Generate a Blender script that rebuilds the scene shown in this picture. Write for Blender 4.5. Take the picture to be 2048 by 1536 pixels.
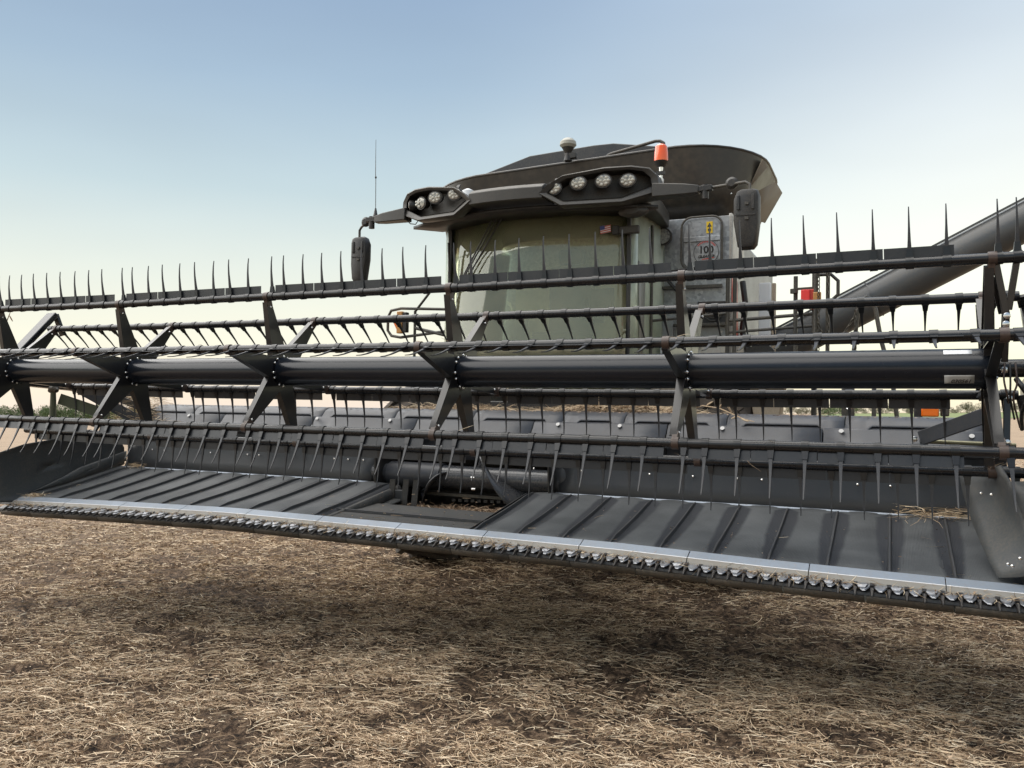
import bpy, math, random
import numpy as np
from mathutils import Matrix, Vector
random.seed(7); np.random.seed(7)
R = math.radians
scene = bpy.context.scene
for o in list(bpy.data.objects): bpy.data.objects.remove(o)

# ------------------------------------------------------------------ camera
CAMH = 1.6; YAW = R(24.88); PITCH = R(2.204); ROLL = R(0.53)
cam = bpy.data.cameras.new('camera'); camo = bpy.data.objects.new('camera', cam)
scene.collection.objects.link(camo); scene.camera = camo
f = Vector((-math.sin(YAW)*math.cos(PITCH), math.cos(YAW)*math.cos(PITCH), math.sin(PITCH)))
r = Vector((math.cos(YAW), math.sin(YAW), 0)); u = r.cross(f)
r2 = r*math.cos(ROLL) - u*math.sin(ROLL); u2 = r*math.sin(ROLL) + u*math.cos(ROLL)
M = Matrix(((r2.x, u2.x, -f.x), (r2.y, u2.y, -f.y), (r2.z, u2.z, -f.z))).to_4x4()
M.translation = Vector((0, 0, CAMH)); camo.matrix_world = M
cam.sensor_width = 36; cam.lens = 1650/2048*36; cam.clip_end = 5000; cam.clip_start = 0.05

# ------------------------------------------------------------------ world, sun, exposure
SUN_AZ = R(-98)      # clockwise from +Y (high on the left, veiled by haze)
SUN_EL = R(58)
world = bpy.data.worlds.new('World'); scene.world = world; world.use_nodes = True
wn = world.node_tree; wn.nodes.clear(); WL = wn.links.new
sky = wn.nodes.new('ShaderNodeTexSky'); sky.sky_type = 'NISHITA'; sky.sun_disc = False
sky.sun_elevation = SUN_EL; sky.sun_rotation = SUN_AZ
sky.air_density = 1.0; sky.dust_density = 2.0; sky.ozone_density = 2.0; sky.altitude = 200
def srgb(c): return tuple(((v/255)/12.92 if v/255 <= .04045 else ((v/255+.055)/1.055)**2.4) for v in c)+(1,)
wtc = wn.nodes.new('ShaderNodeTexCoord'); wsp = wn.nodes.new('ShaderNodeSeparateXYZ'); WL(wtc.outputs['Generated'], wsp.inputs[0])
def wramp(stops):
    n = wn.nodes.new('ShaderNodeValToRGB'); e = n.color_ramp.elements
    while len(e) < len(stops): e.new(.5)
    for i, (p, c) in enumerate(stops): e[i].position = math.sin(R(p)); e[i].color = srgb(c)
    WL(wsp.outputs[2], n.inputs[0]); return n.outputs[0]
cool = wramp([(0, (240, 222, 212)), (1.6, (244, 228, 206)), (5, (240, 236, 214)), (9, (222, 226, 213)), (15, (188, 205, 208)), (22, (158, 180, 198)), (30, (137, 160, 188)), (60, (194, 205, 216))])
warm = wramp([(0, (250, 236, 205)), (2, (255, 252, 212)), (6, (255, 255, 232)), (12, (244, 245, 236)), (18, (226, 232, 232)), (25, (200, 212, 222)), (38, (172, 188, 210)), (70, (194, 204, 216))])
# azimuth factor: 1 toward the bright side of the sky, 0 away from it
wd = wn.nodes.new('ShaderNodeVectorMath'); wd.operation = 'DOT_PRODUCT'; WL(wtc.outputs['Generated'], wd.inputs[0])
GLOW = R(38); wd.inputs[1].default_value = (math.sin(GLOW), math.cos(GLOW), 0)
wm = wn.nodes.new('ShaderNodeMapRange'); wm.interpolation_type = 'SMOOTHSTEP'; WL(wd.outputs['Value'], wm.inputs[0]); wm.inputs[1].default_value = .30; wm.inputs[2].default_value = 1.0
wx = wn.nodes.new('ShaderNodeMix'); wx.data_type = 'RGBA'; WL(wm.outputs[0], wx.inputs[0]); WL(cool, wx.inputs[6]); WL(warm, wx.inputs[7])
# thin uneven veil of high haze
wno = wn.nodes.new('ShaderNodeTexNoise'); wno.inputs['Scale'].default_value = 1.7; wno.inputs['Detail'].default_value = 3
wmp = wn.nodes.new('ShaderNodeMapping'); wmp.inputs['Scale'].default_value = (1, 1, 3.5); WL(wtc.outputs['Generated'], wmp.inputs[0]); WL(wmp.outputs[0], wno.inputs['Vector'])
wr = wn.nodes.new('ShaderNodeMapRange'); WL(wno.outputs[0], wr.inputs[0]); wr.inputs[1].default_value = .3; wr.inputs[2].default_value = .7; wr.inputs[3].default_value = .94; wr.inputs[4].default_value = 1.06
wv_ = wn.nodes.new('ShaderNodeVectorMath'); wv_.operation = 'SCALE'; WL(wx.outputs[2], wv_.inputs[0]); WL(wr.outputs[0], wv_.inputs['Scale'])
SKYMIX = .02; EXPOSURE = 2.0; SKYGAIN = 1.13
wg = wn.nodes.new('ShaderNodeVectorMath'); wg.operation = 'SCALE'; WL(wv_.outputs[0], wg.inputs[0]); wg.inputs['Scale'].default_value = SKYGAIN/(2**EXPOSURE)/.15
wf = wn.nodes.new('ShaderNodeMix'); wf.data_type = 'RGBA'; wf.inputs[0].default_value = 1-SKYMIX; WL(sky.outputs[0], wf.inputs[6]); WL(wg.outputs[0], wf.inputs[7])
bg = wn.nodes.new('ShaderNodeBackground'); bg.inputs[1].default_value = 0.15
wo = wn.nodes.new('ShaderNodeOutputWorld')
WL(wf.outputs[2], bg.inputs[0]); WL(bg.outputs[0], wo.inputs[0])
sd = bpy.data.lights.new('sun', 'SUN'); sd.energy = 1.3; sd.angle = R(95); sd.color = (1.0, 0.94, 0.85)
so = bpy.data.objects.new('sun', sd); scene.collection.objects.link(so)
sdir = Vector((math.sin(SUN_AZ)*math.cos(SUN_EL), math.cos(SUN_AZ)*math.cos(SUN_EL), math.sin(SUN_EL)))
so.rotation_euler = sdir.to_track_quat('Z', 'Y').to_euler()
so.location = (10, 20, 12)
scene.view_settings.view_transform = 'Standard'; scene.view_settings.look = 'None'
scene.view_settings.exposure = EXPOSURE; scene.view_settings.gamma = 1
scene.view_settings.use_curve_mapping = False

# ------------------------------------------------------------------ materials
def nt(name):
    m = bpy.data.materials.new(name); m.use_nodes = True
    t = m.node_tree; b = t.nodes['Principled BSDF']; return m, t, b
def N(t, kind, **kw):
    n = t.nodes.new(kind)
    for k, v in kw.items():
        if k.startswith('i_'):
            key = k[2:]; n.inputs[int(key) if key.isdigit() else key].default_value = v
        else: setattr(n, k, v)
    return n
def ramp(t, src, stops):
    n = t.nodes.new('ShaderNodeValToRGB'); e = n.color_ramp.elements
    while len(e) < len(stops): e.new(0.5)
    for i, (p, c) in enumerate(stops):
        e[i].position = p; e[i].color = (c[0], c[1], c[2], 1) if not isinstance(c, (int, float)) else (c, c, c, 1)
    t.links.new(src, n.inputs[0]); return n.outputs[0]
def mat(name, col, rough=0.5, metal=0.0, dust=0.0, dustcol=(0.22, 0.18, 0.13), dscale=6.0, bump=0.0, bscale=60.0,
        coat=0.0, rvar=0.08, spec=0.5, updust=0.0):
    m, t, b = nt(name); L = t.links.new
    tc = N(t, 'ShaderNodeTexCoord')
    n1 = N(t, 'ShaderNodeTexNoise', i_Scale=dscale, i_Detail=9.0, i_Roughness=0.68); L(tc.outputs['Object'], n1.inputs['Vector'])
    n2 = N(t, 'ShaderNodeTexNoise', i_Scale=dscale*14, i_Detail=4.0); L(tc.outputs['Object'], n2.inputs['Vector'])
    mul = N(t, 'ShaderNodeMath', operation='MULTIPLY'); L(n1.outputs[0], mul.inputs[0]); L(n2.outputs[0], mul.inputs[1])
    fac = ramp(t, mul.outputs[0], [(0.18, 0.0), (0.42, 1.0)])
    sc = N(t, 'ShaderNodeMath', operation='MULTIPLY'); L(fac, sc.inputs[0]); sc.inputs[1].default_value = dust
    if updust > 0:
        g = N(t, 'ShaderNodeNewGeometry'); sp = N(t, 'ShaderNodeSeparateXYZ'); L(g.outputs['Normal'], sp.inputs[0])
        up = ramp(t, sp.outputs[2], [(0.25, 0.0), (0.9, 1.0)])
        a = N(t, 'ShaderNodeMath', operation='MULTIPLY_ADD'); L(up, a.inputs[0]); a.inputs[1].default_value = updust
        L(sc.outputs[0], a.inputs[2]); a.use_clamp = True; sc = a
    mx = N(t, 'ShaderNodeMix', data_type='RGBA'); mx.inputs[6].default_value = (*col, 1); mx.inputs[7].default_value = (*dustcol, 1)
    L(sc.outputs[0], mx.inputs[0]); L(mx.outputs[2], b.inputs['Base Color'])
    rr = N(t, 'ShaderNodeMath', operation='MULTIPLY_ADD'); L(n1.outputs[0], rr.inputs[0]); rr.inputs[1].default_value = rvar*2
    rr.inputs[2].default_value = rough - rvar
    r3 = N(t, 'ShaderNodeMath', operation='MULTIPLY_ADD'); L(sc.outputs[0], r3.inputs[0]); r3.inputs[1].default_value = 0.35
    L(rr.outputs[0], r3.inputs[2]); r3.use_clamp = True; L(r3.outputs[0], b.inputs['Roughness'])
    b.inputs['Metallic'].default_value = metal; b.inputs['Coat Weight'].default_value = coat
    b.inputs['Coat Roughness'].default_value = 0.12; b.inputs['Specular IOR Level'].default_value = spec
    if bump > 0:
        n3 = N(t, 'ShaderNodeTexNoise', i_Scale=bscale, i_Detail=5.0); L(tc.outputs['Object'], n3.inputs['Vector'])
        bp = N(t, 'ShaderNodeBump', i_Strength=bump, i_Distance=0.01); L(n3.outputs[0], bp.inputs['Height']); L(bp.outputs[0], b.inputs['Normal'])
    return m
MT = {}
MT['reel'] = mat('reel_black_paint', (0.006, 0.007, 0.010), 0.27, dust=0.04, coat=0.15, rvar=.05)
MT['tube'] = mat('reel_tube_paint', (0.006, 0.009, 0.015), 0.24, dust=0.02, spec=.45, rvar=.03)
MT['spoke'] = mat('spoke_paint', (0.008, 0.008, 0.009), 0.32, dust=0.04, coat=0.4, rvar=.05)
MT['tine'] = mat('tine_plastic', (0.024, 0.027, 0.034), 0.40, dust=0.12)
MT['paddle'] = mat('paddle_plastic', (0.018, 0.021, 0.026), 0.40, dust=0.05)
MT['clip'] = mat('tine_clip_plastic', (0.009, 0.010, 0.012), 0.30)
MT['grey'] = mat('header_grey_paint', (0.045, 0.052, 0.066), 0.40, dust=0.28, dustcol=(0.12, 0.10, 0.08), bump=0.05, bscale=8, updust=0.12)
MT['greyclean'] = mat('header_grey_sheet', (0.045, 0.049, 0.055), 0.36, dust=0.15, dustcol=(0.10, 0.09, 0.075), bump=0.03, bscale=8)
MT['poly'] = mat('grey_polymer', (0.060, 0.066, 0.071), 0.42, dust=0.4, dustcol=(0.17, 0.15, 0.12), bump=0.12, bscale=14)
MT['skid'] = mat('skid_polymer', (0.055, 0.052, 0.047), 0.5, dust=0.4, bump=0.1)
MT['bright'] = mat('polished_edge', (0.75, 0.76, 0.78), 0.3, metal=0.6)
MT['ridge'] = mat('cream_worn_strip', (0.24, 0.23, 0.21), 0.45, metal=0.2, dust=0.4, dustcol=(0.30, 0.25, 0.19))
MT['steel'] = mat('worn_steel', (0.30, 0.35, 0.42), 0.45, metal=0.45, dust=0.35, dustcol=(0.35, 0.31, 0.26), bump=0.06, bscale=40)
MT['knife'] = mat('knife_steel', (0.42, 0.44, 0.48), 0.30, metal=0.9, dust=0.2, bump=0.1)
MT['guard'] = mat('guard_iron', (0.030, 0.032, 0.038), 0.33, metal=0.3, dust=0.25, bump=0.1)
MT['bolt'] = mat('zinc_bolt', (0.75, 0.75, 0.74), 0.22, metal=1.0)
MT['bear'] = mat('bearing_brown', (0.055, 0.035, 0.029), 0.35, dust=0.15)
MT['plast'] = mat('cab_roof_plastic', (0.048, 0.045, 0.042), 0.42, dust=0.22, dustcol=(0.13, 0.115, 0.09), bump=0.05, updust=0.35)
MT['black'] = mat('black_plastic', (0.016, 0.016, 0.017), 0.45, dust=0.18, bump=0.05)
MT['tank'] = mat('tank_black_dusty', (0.030, 0.028, 0.025), 0.36, dust=0.35, dustcol=(0.13, 0.10, 0.065), dscale=1.1, bump=0.03, bscale=3)
MT['tanklid'] = mat('tank_lid_dark', (0.026, 0.029, 0.034), 0.40, dust=0.18, dscale=4)
MT['tantank'] = mat('tank_side_dust', (0.14, 0.112, 0.078), 0.6, dust=0.35, dustcol=(0.24, 0.19, 0.13), dscale=1.2)
MT['silver'] = mat('silver_paint', (0.52, 0.50, 0.46), 0.4, dust=0.45, dustcol=(0.42, 0.34, 0.25), dscale=3, metal=0.1)
MT['body'] = mat('body_grey_panel', (0.30, 0.31, 0.31), 0.4, dust=0.35, dustcol=(0.25, 0.21, 0.16), dscale=3)
MT['frame'] = mat('dark_frame_paint', (0.045, 0.043, 0.038), 0.42, dust=0.4, bump=0.05)
MT['auger'] = mat('auger_grey', (0.070, 0.074, 0.078), 0.38, dust=0.42, dustcol=(0.13, 0.115, 0.09), dscale=4, bump=0.03)
MT['screw'] = mat('auger_black_steel', (0.055, 0.060, 0.070), 0.25, dust=0.2, coat=0.3)
MT['chain'] = mat('chain_steel', (0.07, 0.065, 0.055), 0.45, metal=0.7, dust=0.4)
MT['tyre'] = mat('tyre_rubber', (0.045, 0.038, 0.032), 0.85, dust=0.75, dustcol=(0.13, 0.10, 0.075), bump=0.3, bscale=20)
MT['red'] = mat('red_paint', (0.55, 0.035, 0.02), 0.35, dust=0.15)
MT['amber'] = mat('amber_lens', (0.80, 0.16, 0.01), 0.25, coat=0.5)
MT['amberdull'] = mat('amber_reflector', (0.55, 0.26, 0.07), 0.4, dust=0.3)
MT['beacon'] = mat('beacon_lens', (0.95, 0.13, 0.02), 0.18, coat=0.8)
MT['redlens'] = mat('red_lens', (0.90, 0.01, 0.01), 0.25, coat=0.6)
MT['yellow'] = mat('yellow_sticker', (0.75, 0.50, 0.02), 0.5)
MT['white'] = mat('white_sticker', (0.72, 0.74, 0.76), 0.45)
MT['stickgrey'] = mat('serial_sticker', (0.42, 0.42, 0.41), 0.4, dust=0.2)
MT['ink'] = mat('black_ink', (0.015, 0.015, 0.015), 0.5)
MT['redink'] = mat('red_ink', (0.55, 0.06, 0.04), 0.5)
MT['blueink'] = mat('blue_ink', (0.05, 0.07, 0.25), 0.5)
MT['gps'] = mat('receiver_white', (0.36, 0.355, 0.31), 0.4, dust=0.3)
MT['brass'] = mat('zinc_yellow_bar', (0.24, 0.23, 0.15), 0.35, metal=0.6, dust=0.2)
MT['green'] = mat('olive_plate', (0.085, 0.105, 0.065), 0.5, dust=0.3)
MT['cyan'] = mat('seat_teal', (0.035, 0.040, 0.038), 0.8)
MT['hose'] = mat('hydraulic_hose', (0.02, 0.018, 0.017), 0.4)
MT['beige'] = mat('beige_dust_panel', (0.42, 0.34, 0.25), 0.6, dust=0.4)

def galv():
    m, t, b = nt('galvanised_steel'); L = t.links.new
    tc = N(t, 'ShaderNodeTexCoord'); v = N(t, 'ShaderNodeTexVoronoi', i_Scale=38.0); L(tc.outputs['Object'], v.inputs['Vector'])
    c = ramp(t, v.outputs['Color'], [(0.0, (0.22, 0.235, 0.25)), (1.0, (0.46, 0.48, 0.50))])
    n = N(t, 'ShaderNodeTexNoise', i_Scale=2.5, i_Detail=6.0); L(tc.outputs['Object'], n.inputs['Vector'])
    d = ramp(t, n.outputs[0], [(0.45, 0.0), (0.75, 0.5)])
    mx = N(t, 'ShaderNodeMix', data_type='RGBA'); L(d, mx.inputs[0]); L(c, mx.inputs[6]); mx.inputs[7].default_value = (0.25, 0.22, 0.18, 1)
    L(mx.outputs[2], b.inputs['Base Color']); b.inputs['Metallic'].default_value = 0.55; b.inputs['Roughness'].default_value = 0.42
    return m
MT['galv'] = galv()

def belt():
    m, t, b = nt('draper_belt_rubber'); L = t.links.new
    tc = N(t, 'ShaderNodeTexCoord'); uv = N(t, 'ShaderNodeUVMap'); sp = N(t, 'ShaderNodeSeparateXYZ'); L(uv.outputs[0], sp.inputs[0])
    # uv.x = cleat index (integer at a cleat), uv.y = 0 front .. 1 back ; the belt is darker beside each cleat
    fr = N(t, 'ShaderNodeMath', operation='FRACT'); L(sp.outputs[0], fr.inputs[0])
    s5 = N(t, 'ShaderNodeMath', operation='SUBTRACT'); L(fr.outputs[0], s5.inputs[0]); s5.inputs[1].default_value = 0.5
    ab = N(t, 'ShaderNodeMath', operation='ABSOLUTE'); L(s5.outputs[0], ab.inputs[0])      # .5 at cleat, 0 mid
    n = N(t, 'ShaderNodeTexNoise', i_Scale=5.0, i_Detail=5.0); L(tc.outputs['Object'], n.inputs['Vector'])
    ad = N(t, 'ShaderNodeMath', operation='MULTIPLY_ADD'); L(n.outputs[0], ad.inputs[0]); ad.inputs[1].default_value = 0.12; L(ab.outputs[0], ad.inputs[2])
    w = N(t, 'ShaderNodeAttribute', attribute_name='cleat_dark')
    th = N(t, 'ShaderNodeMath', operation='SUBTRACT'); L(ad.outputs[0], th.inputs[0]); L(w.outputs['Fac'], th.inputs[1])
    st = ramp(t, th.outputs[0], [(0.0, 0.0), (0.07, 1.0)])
    n2 = N(t, 'ShaderNodeTexNoise', i_Scale=240.0, i_Detail=3.0); L(tc.outputs['Object'], n2.inputs['Vector'])
    n3 = N(t, 'ShaderNodeTexNoise', i_Scale=3.0, i_Detail=8.0); L(tc.outputs['Object'], n3.inputs['Vector'])
    mulv = N(t, 'ShaderNodeMath', operation='MULTIPLY_ADD'); L(n2.outputs[0], mulv.inputs[0]); mulv.inputs[1].default_value = 0.6; L(n3.outputs[0], mulv.inputs[2])
    base = ramp(t, mulv.outputs[0], [(0.5, (0.032, 0.036, 0.040)), (1.1, (0.098, 0.105, 0.110))])
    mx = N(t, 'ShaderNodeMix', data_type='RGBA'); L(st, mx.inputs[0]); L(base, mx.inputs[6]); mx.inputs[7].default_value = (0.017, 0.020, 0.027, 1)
    L(mx.outputs[2], b.inputs['Base Color']); b.inputs['Roughness'].default_value = 0.62
    wv = N(t, 'ShaderNodeTexWave', i_Scale=42.0, i_Distortion=0.3); wv.bands_direction = 'X'; L(tc.outputs['Object'], wv.inputs['Vector'])
    bp = N(t, 'ShaderNodeBump', i_Strength=0.25, i_Distance=0.004); L(wv.outputs[0], bp.inputs['Height']); L(bp.outputs[0], b.inputs['Normal'])
    return m
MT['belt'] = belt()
MT['cleat'] = mat('cleat_rubber', (0.035, 0.038, 0.044), 0.5, dust=0.15)
MT['feedbelt'] = mat('feed_belt_rubber', (0.024, 0.027, 0.030), 0.6, dust=0.3, bump=0.1, bscale=200)

def glass(name, tint, film, refl=1.0, fcol=(0.44, 0.46, 0.31)):
    m, t, b = nt(name); L = t.links.new; t.nodes.remove(b)
    out = t.nodes['Material Output']
    tr = N(t, 'ShaderNodeBsdfTransparent'); tr.inputs[0].default_value = (*tint, 1)
    gl = N(t, 'ShaderNodeBsdfGlossy'); gl.inputs['Roughness'].default_value = 0.03; gl.inputs[0].default_value = (0.9*refl, 0.95*refl, 0.9*refl, 1)
    fr = N(t, 'ShaderNodeFresnel', i_IOR=1.9)
    m1 = N(t, 'ShaderNodeMixShader'); L(fr.outputs[0], m1.inputs[0]); L(tr.outputs[0], m1.inputs[1]); L(gl.outputs[0], m1.inputs[2])
    df = N(t, 'ShaderNodeBsdfDiffuse'); df.inputs[0].default_value = (*fcol, 1)  # dust film, with pale reflected light also painted into its colour
    tc = N(t, 'ShaderNodeTexCoord'); n = N(t, 'ShaderNodeTexNoise', i_Scale=1.6, i_Detail=8.0, i_Roughness=0.6); L(tc.outputs['Object'], n.inputs['Vector'])
    fc = ramp(t, n.outputs[0], [(0.3, film*0.5), (0.7, film*1.3)])
    m2 = N(t, 'ShaderNodeMixShader'); L(fc, m2.inputs[0]); L(m1.outputs[0], m2.inputs[1]); L(df.outputs[0], m2.inputs[2])
    L(m2.outputs[0], out.inputs['Surface']); return m
MT['glass'] = glass('tinted_windshield', (0.90, 0.90, 0.76), 0.19, fcol=(.66, .62, .44))
MT['clearglass'] = glass('clear_side_glass', (0.85, 0.92, 0.86), 0.03)
MT['sideglass'] = glass('tinted_side_glass', (0.74, 0.85, 0.76), 0.5, fcol=(.74, .78, .64))  # strong pale film paints in the sky reflected on the side panes

def lens():
    m, t, b = nt('led_lens'); L = t.links.new
    tc = N(t, 'ShaderNodeTexCoord'); v = N(t, 'ShaderNodeTexVoronoi', i_Scale=48.0); L(tc.outputs['Object'], v.inputs['Vector'])
    c = ramp(t, v.outputs['Distance'], [(0.0, (0.42, 0.40, 0.35)), (0.55, (0.30, 0.29, 0.27)), (0.8, (0.16, 0.16, 0.15))])
    L(c, b.inputs['Base Color']); b.inputs['Roughness'].default_value = 0.2; b.inputs['Metallic'].default_value = 0.25; b.inputs['Coat Weight'].default_value = 0.6
    return m
MT['lens'] = lens()

MT['cell'] = mat('led_cell', (0.55, 0.53, 0.46), 0.2, coat=0.6)
def strawmat(name, stops, rough=0.75, trans=0.1):
    m, t, b = nt(name); L = t.links.new
    g = N(t, 'ShaderNodeNewGeometry'); c = ramp(t, g.outputs['Random Per Island'], stops)
    L(c, b.inputs['Base Color']); b.inputs['Roughness'].default_value = rough
    return m
MT['straw'] = strawmat('dry_straw', [(0.0, (0.13, 0.082, 0.05)), (0.25, (0.36, 0.25, 0.155)), (0.55, (0.60, 0.44, 0.29)), (0.8, (0.76, 0.60, 0.42)), (1.0, (0.90, 0.77, 0.58))])
MT['stem'] = strawmat('dry_stems', [(0.0, (0.32, 0.22, 0.135)), (0.6, (0.60, 0.46, 0.30)), (1.0, (0.86, 0.72, 0.52))])
MT['leaf'] = strawmat('dry_leaf_chaff', [(0.0, (0.055, 0.034, 0.022)), (0.35, (0.20, 0.122, 0.074)), (0.8, (0.46, 0.325, 0.21)), (1.0, (0.62, 0.46, 0.32))])

def groundmat():
    m, t, b = nt('field_soil_and_residue'); L = t.links.new
    tc = N(t, 'ShaderNodeTexCoord'); P = tc.outputs['Object']
    mp = N(t, 'ShaderNodeMapping'); mp.inputs['Scale'].default_value = (1, 1, 1); L(P, mp.inputs[0])
    n1 = N(t, 'ShaderNodeTexNoise', i_Scale=22.0, i_Detail=10.0, i_Roughness=0.8); L(P, n1.inputs['Vector'])
    n2 = N(t, 'ShaderNodeTexNoise', i_Scale=0.35, i_Detail=6.0); L(P, n2.inputs['Vector'])
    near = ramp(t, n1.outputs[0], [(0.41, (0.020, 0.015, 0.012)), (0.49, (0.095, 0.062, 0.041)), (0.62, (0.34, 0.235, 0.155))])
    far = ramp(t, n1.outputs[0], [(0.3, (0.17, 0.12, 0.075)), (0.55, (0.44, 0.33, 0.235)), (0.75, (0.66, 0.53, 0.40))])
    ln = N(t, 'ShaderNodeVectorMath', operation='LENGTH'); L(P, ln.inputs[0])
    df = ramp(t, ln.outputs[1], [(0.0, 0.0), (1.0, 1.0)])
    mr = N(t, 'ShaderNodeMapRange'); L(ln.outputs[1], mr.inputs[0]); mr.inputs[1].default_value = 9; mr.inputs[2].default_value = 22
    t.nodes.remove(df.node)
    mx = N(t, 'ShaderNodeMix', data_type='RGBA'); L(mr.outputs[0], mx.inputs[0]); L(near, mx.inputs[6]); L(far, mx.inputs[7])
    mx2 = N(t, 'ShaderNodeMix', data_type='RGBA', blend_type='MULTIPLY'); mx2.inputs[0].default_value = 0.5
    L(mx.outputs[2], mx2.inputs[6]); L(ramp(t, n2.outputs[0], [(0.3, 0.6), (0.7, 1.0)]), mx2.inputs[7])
    L(mx2.outputs[2], b.inputs['Base Color']); b.inputs['Roughness'].default_value = 0.9; b.inputs['Specular IOR Level'].default_value = 0.2
    bp = N(t, 'ShaderNodeBump', i_Strength=0.9, i_Distance=0.04); L(n1.outputs[0], bp.inputs['Height']); L(bp.outputs[0], b.inputs['Normal'])
    return m
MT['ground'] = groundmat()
MT['grass'] = mat('far_green_field', (0.16, 0.20, 0.075), 0.9, dust=0.5, dustcol=(0.28, 0.27, 0.13), dscale=0.05)
def leafmat(name, a, bb):
    m, t, b = nt(name); g = N(t, 'ShaderNodeNewGeometry')
    t.links.new(ramp(t, g.outputs['Random Per Island'], [(0.0, a), (1.0, bb)]), b.inputs['Base Color']); b.inputs['Roughness'].default_value = 0.8
    return m
MT['foliage'] = leafmat('tree_foliage', (0.035, 0.06, 0.018), (0.11, 0.16, 0.05))
MT['farfoliage'] = leafmat('far_tree_foliage', (0.12, 0.12, 0.075), (0.22, 0.20, 0.13))  # paler and browner: distance haze painted into the leaf colour
MT['bark'] = mat('bark', (0.10, 0.075, 0.05), 0.9)

# ------------------------------------------------------------------ mesh helpers
class MB:
    def __init__(s): s.v = []; s.f = []
    def add(s, vs, fs):
        o = len(s.v); s.v += [tuple(p) for p in vs]; s.f += [tuple(i+o for i in q) for q in fs]; return s
    def box(s, c, d, rot=None):
        vs = [Vector((x*d[0]/2, y*d[1]/2, z*d[2]/2)) for x in (-1, 1) for y in (-1, 1) for z in (-1, 1)]
        if rot is not None: vs = [rot @ p for p in vs]
        vs = [p+Vector(c) for p in vs]
        return s.add(vs, [(0, 1, 3, 2), (4, 6, 7, 5), (0, 4, 5, 1), (2, 3, 7, 6), (0, 2, 6, 4), (1, 5, 7, 3)])
    def bar(s, p0, p1, w, h, up=(0, 0, 1), w1=None, h1=None):
        p0 = Vector(p0); p1 = Vector(p1); d = (p1-p0).normalized(); a = d.cross(Vector(up)).normalized(); b = a.cross(d)
        w1 = w if w1 is None else w1; h1 = h if h1 is None else h1
        vs = []
        for p, ww, hh in ((p0, w, h), (p1, w1, h1)):
            for sx, sy in ((-1, -1), (1, -1), (1, 1), (-1, 1)): vs.append(p+a*ww/2*sx+b*hh/2*sy)
        return s.add(vs, [(3, 2, 1, 0), (4, 5, 6, 7), (0, 1, 5, 4), (1, 2, 6, 5), (2, 3, 7, 6), (3, 0, 4, 7)])
    def tube(s, pts, rr, n=10, caps=True):
        pts = [Vector(p) for p in pts]; k = len(pts)
        if isinstance(rr, (int, float)): rr = [rr]*k
        vs = []; prev = None
        for i, p in enumerate(pts):
            d = (pts[min(i+1, k-1)]-pts[max(i-1, 0)]).normalized()
            if prev is None:
                a = d.orthogonal().normalized()
            else:
                a = (prev - d*prev.dot(d)).normalized()
            prev = a; b = d.cross(a)
            for j in range(n):
                t = 2*math.pi*j/n; vs.append(p+(a*math.cos(t)+b*math.sin(t))*rr[i])
        fs = [(i*n+j, i*n+(j+1) % n, (i+1)*n+(j+1) % n, (i+1)*n+j) for i in range(k-1) for j in range(n)]
        if caps: fs += [tuple(range(n-1, -1, -1)), tuple((k-1)*n+j for j in range(n))]
        return s.add(vs, fs)
    def loft(s, rings, closed=True, caps=True):
        n = len(rings[0]); vs = [p for q in rings for p in q]
        m = n if closed else n-1
        fs = [(i*n+j, i*n+(j+1) % n, (i+1)*n+(j+1) % n, (i+1)*n+j) for i in range(len(rings)-1) for j in range(m)]
        if caps and closed: fs += [tuple(range(n-1, -1, -1)), tuple((len(rings)-1)*n+j for j in range(n))]
        return s.add(vs, fs)
    def prism(s, poly, fn, d0, d1):     # poly of 2-D points, fn(a,b,d)->3-D
        return s.loft([[fn(a, b, d0) for a, b in poly], [fn(a, b, d1) for a, b in poly]])
    def disc(s, c, axis, rad, th, n=20):
        c = Vector(c); ax = Vector(axis).normalized(); return s.tube([c-ax*th/2, c+ax*th/2], rad, n)
def link(name, me, parent=None, m=None):
    o = bpy.data.objects.new(name, me); scene.collection.objects.link(o)
    if parent is not None:
        o.parent = parent; o.matrix_parent_inverse = PINV.get(parent.name, Matrix.Identity(4))
    return o
PINV = {}
def mesh(name, mb, m, smooth=35, thick=0, bevel=0):
    me = bpy.data.meshes.new(name); me.from_pydata(mb.v, [], mb.f); me.update()
    import bmesh
    b = bmesh.new(); b.from_mesh(me); bmesh.ops.recalc_face_normals(b, faces=b.faces); b.to_mesh(me); b.free()
    if m is not None: me.materials.append(MT[m] if isinstance(m, str) else m)
    if smooth:
        me.polygons.foreach_set('use_smooth', [True]*len(me.polygons)); me.set_sharp_from_angle(angle=R(smooth))
    return me
def part(name, mb, m, parent, smooth=35, thick=0, bevel=0, kind=None, label=None):
    me = mb if isinstance(mb, bpy.types.Mesh) else mesh(name, mb, m, smooth)
    o = link(name, me, parent)
    if thick: k = o.modifiers.new('solid', 'SOLIDIFY'); k.thickness = thick; k.offset = 0
    if bevel: k = o.modifiers.new('bevel', 'BEVEL'); k.width = bevel; k.segments = 2; k.limit_method = 'ANGLE'; k.angle_limit = R(40)
    if kind: o['kind'] = kind
    if label: o['label'] = label
    return o
def inst(name, me, parent, loc, rot=None):
    o = bpy.data.objects.new(name, me); scene.collection.objects.link(o); o.parent = parent
    o.matrix_parent_inverse = PINV.get(parent.name, Matrix.Identity(4)); o.location = loc
    if rot is not None: o.rotation_euler = rot
    return o
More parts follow.
